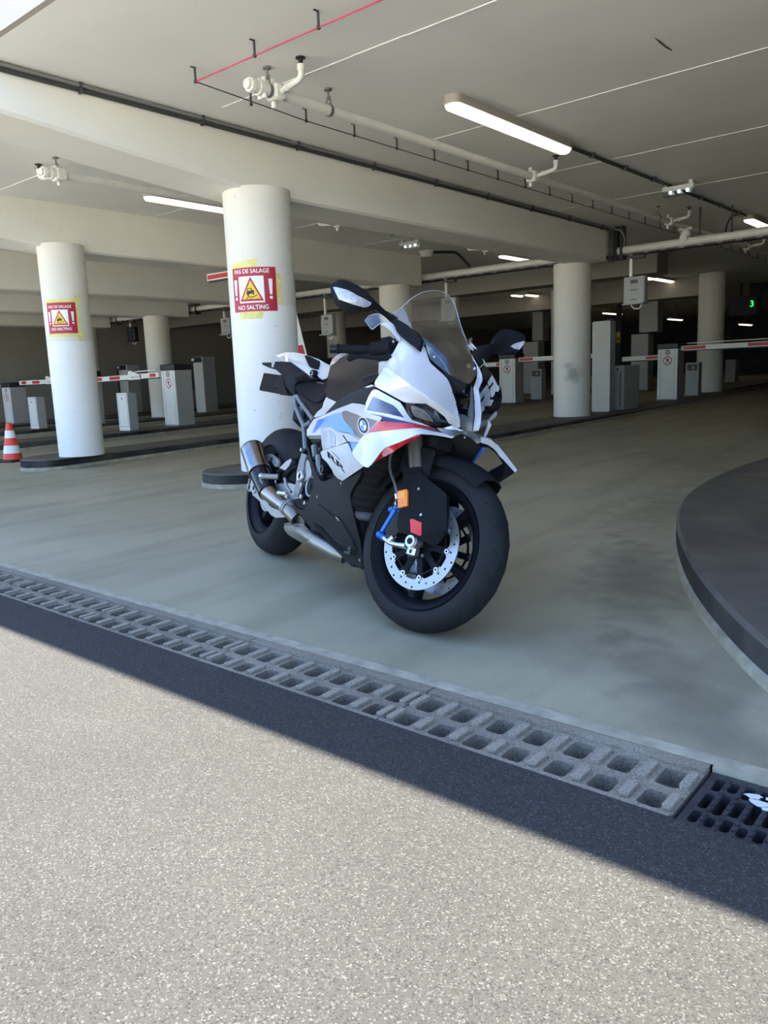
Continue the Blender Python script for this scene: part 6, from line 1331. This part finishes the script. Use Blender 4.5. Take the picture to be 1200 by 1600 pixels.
iw = Panel('intake_wall', 'C3', [(535, 640, .058), (552, 690, .052), (568, 850, .043), (573, 1040, .036), (549, 1228, .026), (540, 1150, .022), (505, 1070, .012), (500, 1000, .012), (525, 850, .028), (525, 720, .042)], chin_m, th=0.004, res=3, push=0.004)  # shade on the white wall is put into this grey
Panel('nose_trough', 'C3', [(384, 1018, -.038), (430, 1018, -.02), (478, 1032, .0), (520, 1090, .012), (550, 1150, .022), (545, 1232, .024), (440, 1222, -.005), (390, 1150, -.028)], chin_m, th=0.004, res=3, push=0.004)
Panel('chin', 'C3', [(100, 1185, -.105), (230, 1205, -.075), (350, 1215, -.04), (440, 1228, -.01), (560, 1245, .022), (600, 1280, .038), (640, 1335, .052), (652, 1360, .056), (615, 1388, .05), (585, 1370, .042), (545, 1330, .03), (480, 1290, .005), (405, 1262, -.02), (350, 1285, -.042), (310, 1310, -.056), (240, 1275, -.07), (150, 1235, -.09)], chin_m, th=0.006, res=2.5, inner=[(420, 1245, -.014), (500, 1262, .008)], sharp=60)
b = MB(); p = Q('C3', 450, 1310, 0); b.ball(p, .0045, alu_m, n=8); b.build('chin_screw', BIKE, 60)
Panel('nose_fillet', 'C2', [(985, 1350, -.085), (1095, 1318, -.058), (1165, 1355, -.032), (1230, 1380, -.02), (1150, 1385, -.04), (1060, 1375, -.065)], white_m, th=0.004, res=2.5)
Panel('inner_panel', 'E3', [(560, 100, -.02), (640, 92, -.005), (700, 95, .005), (745, 98, .015), (800, 118, .04), (845, 133, .056), (864, 160, .10), (820, 222, .125), (772, 276, .148), (690, 300, .15), (600, 280, .11), (540, 200, .05)], hole_m, th=0.006, res=4, push=0.01)
# left side of the nose as seen from the front
Panel('nose_edge_left', 'C3', [(528, 260, .122), (548, 330, .115), (592, 400, .112), (606, 480, .102), (600, 570, .095), (575, 640, .070), (556, 690, .054), (566, 780, .047), (572, 860, .043), (577, 1040, .036), (565, 1140, .031), (549, 1230, .026), (612, 1220, .028), (640, 1120, .034), (650, 1000, .040), (638, 850, .048), (622, 700, .060), (668, 590, .098), (662, 520, .105), (640, 460, .112), (600, 390, .120)], white_m, th=0.004, res=2.4, reg=0.01, sharp=60)
lf = Panel('upper_fairing_left', 'C3', [(650, 480, .118), (690, 400, .150), (735, 455, .178), (790, 505, .195), (845, 570, .213), (905, 700, .243), (914, 800, .257), (908, 860, .252), (890, 930, .238), (850, 980, .212), (780, 1050, .172), (680, 1150, .115), (622, 1216, .034), (646, 1115, .040), (655, 1000, .046), (641, 850, .054), (626, 700, .066), (671, 595, .104), (668, 520, .112)], sblack_m, th=0.005, inner=[(760, 760, .185), (740, 900, .158)], res=2.6)
for poly in ([(628, 775), (724, 654), (735, 668), (762, 765), (757, 838), (806, 840), (770, 918), (692, 915), (688, 965), (650, 1008), (642, 958), (643, 888), (696, 818), (702, 775), (690, 772), (643, 838)], [(735, 622), (784, 532), (842, 628), (850, 652), (868, 658), (880, 702), (862, 738), (826, 730), (818, 770), (790, 808), (776, 800), (762, 722), (770, 690), (808, 640), (796, 600), (778, 640), (748, 668)]):
    lf.decal('left_lettering', 'C3', poly, white_m, off=0.002, res=2.5)['label'] = 'white capital R on the black panel'
Panel('side_deflector', 'C3', [(640, 1195, .075), (700, 1110, .12), (740, 1060, .15), (820, 966, .205), (856, 990, .21), (850, 1030, .20), (770, 1110, .16), (750, 1090, .15), (700, 1140, .12)], silver_m, th=0.008, res=3)
Panel('winglet_strut', 'C3', [(745, 1085, .14), (782, 1150, .15), (770, 1180, .145), (720, 1290, .10), (690, 1305, .085), (700, 1250, .10), (740, 1150, .135)], white_m, th=0.008, res=2.5)
# left winglet loop
Panel('winglet_left', 'E3', [(838, 122, .056), (846, 108, .06), (860, 96, .066), (892, 100, .09), (920, 118, .115), (952, 142, .150), (1010, 215, .20), (1066, 288, .245), (1071, 300, .246), (1058, 312, .240), (990, 238, .185), (930, 168, .135), (888, 138, .098), (850, 128, .065)], white_m, th=0.01, res=2.2, sharp=60)
Panel('winglet_plate', 'E3', [(884, 140, .098), (930, 170, .134), (990, 240, .184), (1058, 314, .238), (920, 403, .19), (895, 385, .175), (864, 332, .155), (985, 262, .19), (960, 222, .17), (930, 185, .14), (895, 158, .105), (862, 155, .075), (848, 132, .062)], sblack_m, th=0.008, res=2.5)
b = MB(); b.tube([Q('E3', 862, 162, .10), Q('E3', 830, 205, .12), Q('E3', 772, 276, .15)], .006, mblue_m, n=6); b.build('blue_edge', BIKE, 40)
# mirrors with built-in indicators
mr = Panel('mirror', 'D4', [(120, 125, -.43), (170, 90, -.418), (230, 58, -.40), (300, 55, -.385), (380, 85, -.365), (480, 130, -.338), (600, 215, -.305), (700, 330, -.278), (780, 405, -.24), (870, 490, -.205), (960, 570, -.176), (905, 605, -.178), (760, 480, -.24), (700, 432, -.270), (640, 432, -.295), (540, 435, -.325), (430, 468, -.355), (360, 468, -.372), (280, 440, -.39), (190, 370, -.412), (145, 250, -.425)], matt_m, th=0.03, inner=[(180, 150, -.425), (300, 250, -.402), (440, 300, -.372), (560, 330, -.335), (300, 120, -.398), (330, 400, -.385)], res=2.6, label='right mirror with a clear indicator lens')
ln = mr.decal('indicator_lens', 'D4', [(168, 158), (190, 152), (222, 158), (350, 195), (480, 268), (560, 305), (636, 345), (625, 370), (600, 388), (550, 400), (420, 365), (330, 332), (242, 302), (210, 240)], lens_m, off=0.003, res=2.5)
Panel('mirror_foot', 'C4', [(160, 428, -.178), (205, 395, -.172), (330, 470, -.158), (430, 560, -.140), (466, 612, -.130), (462, 660, -.130), (435, 720, -.136), (330, 640, -.158), (262, 585, -.172), (215, 530, -.178), (200, 490, -.18)], matt_m, th=0.022, res=2.6, push=-0.010, parent=mr.o)
ml = Panel('mirror', 'F', [(0, 310, .176), (60, 300, .20), (155, 285, .262), (160, 232, .285), (185, 200, .305), (220, 174, .325), (270, 170, .35), (345, 190, .39), (395, 215, .42), (406, 245, .43), (390, 310, .418), (352, 342, .395), (280, 352, .355), (215, 360, .32), (150, 368, .275), (105, 410, .22), (60, 458, .150), (50, 445, .140), (0, 380, .125)], matt_m, th=0.03, inner=[(260, 250, .345), (330, 240, .385), (100, 350, .21)], res=2.6, label='left mirror with a clear indicator lens')
ml.decal('indicator_lens', 'F', [(285, 308), (320, 285), (398, 264), (390, 290), (356, 334), (318, 326)], lens_m, off=0.003, res=2.5)
# side stand on the far side, and a dark inner fairing that closes the front
b = MB(); b.tube([(0.62, 0.10, 0.30), (0.60, 0.22, 0.15), (0.57, 0.300, 0.078)], .012, matt_m, n=10); b.build('side_stand', BIKE, 40)
b = MB(); b.box(1.17, 1.30, -0.15, 0.15, 0.60, 0.72, matt_m, bev=0.03); b.box(1.25, 1.44, -0.05, 0.05, 0.62, 0.70, matt_m, bev=0.02); b.build('inner_fairing', BIKE, 30)

# no nesting deeper than thing > part > sub-part
def chain(o):
    c = []
    while o.parent is not None: o = o.parent; c.append(o)
    return c
for o in list(BIKE.children_recursive):
    c = chain(o)
    if len(c) > 2: o.parent = c[-2]
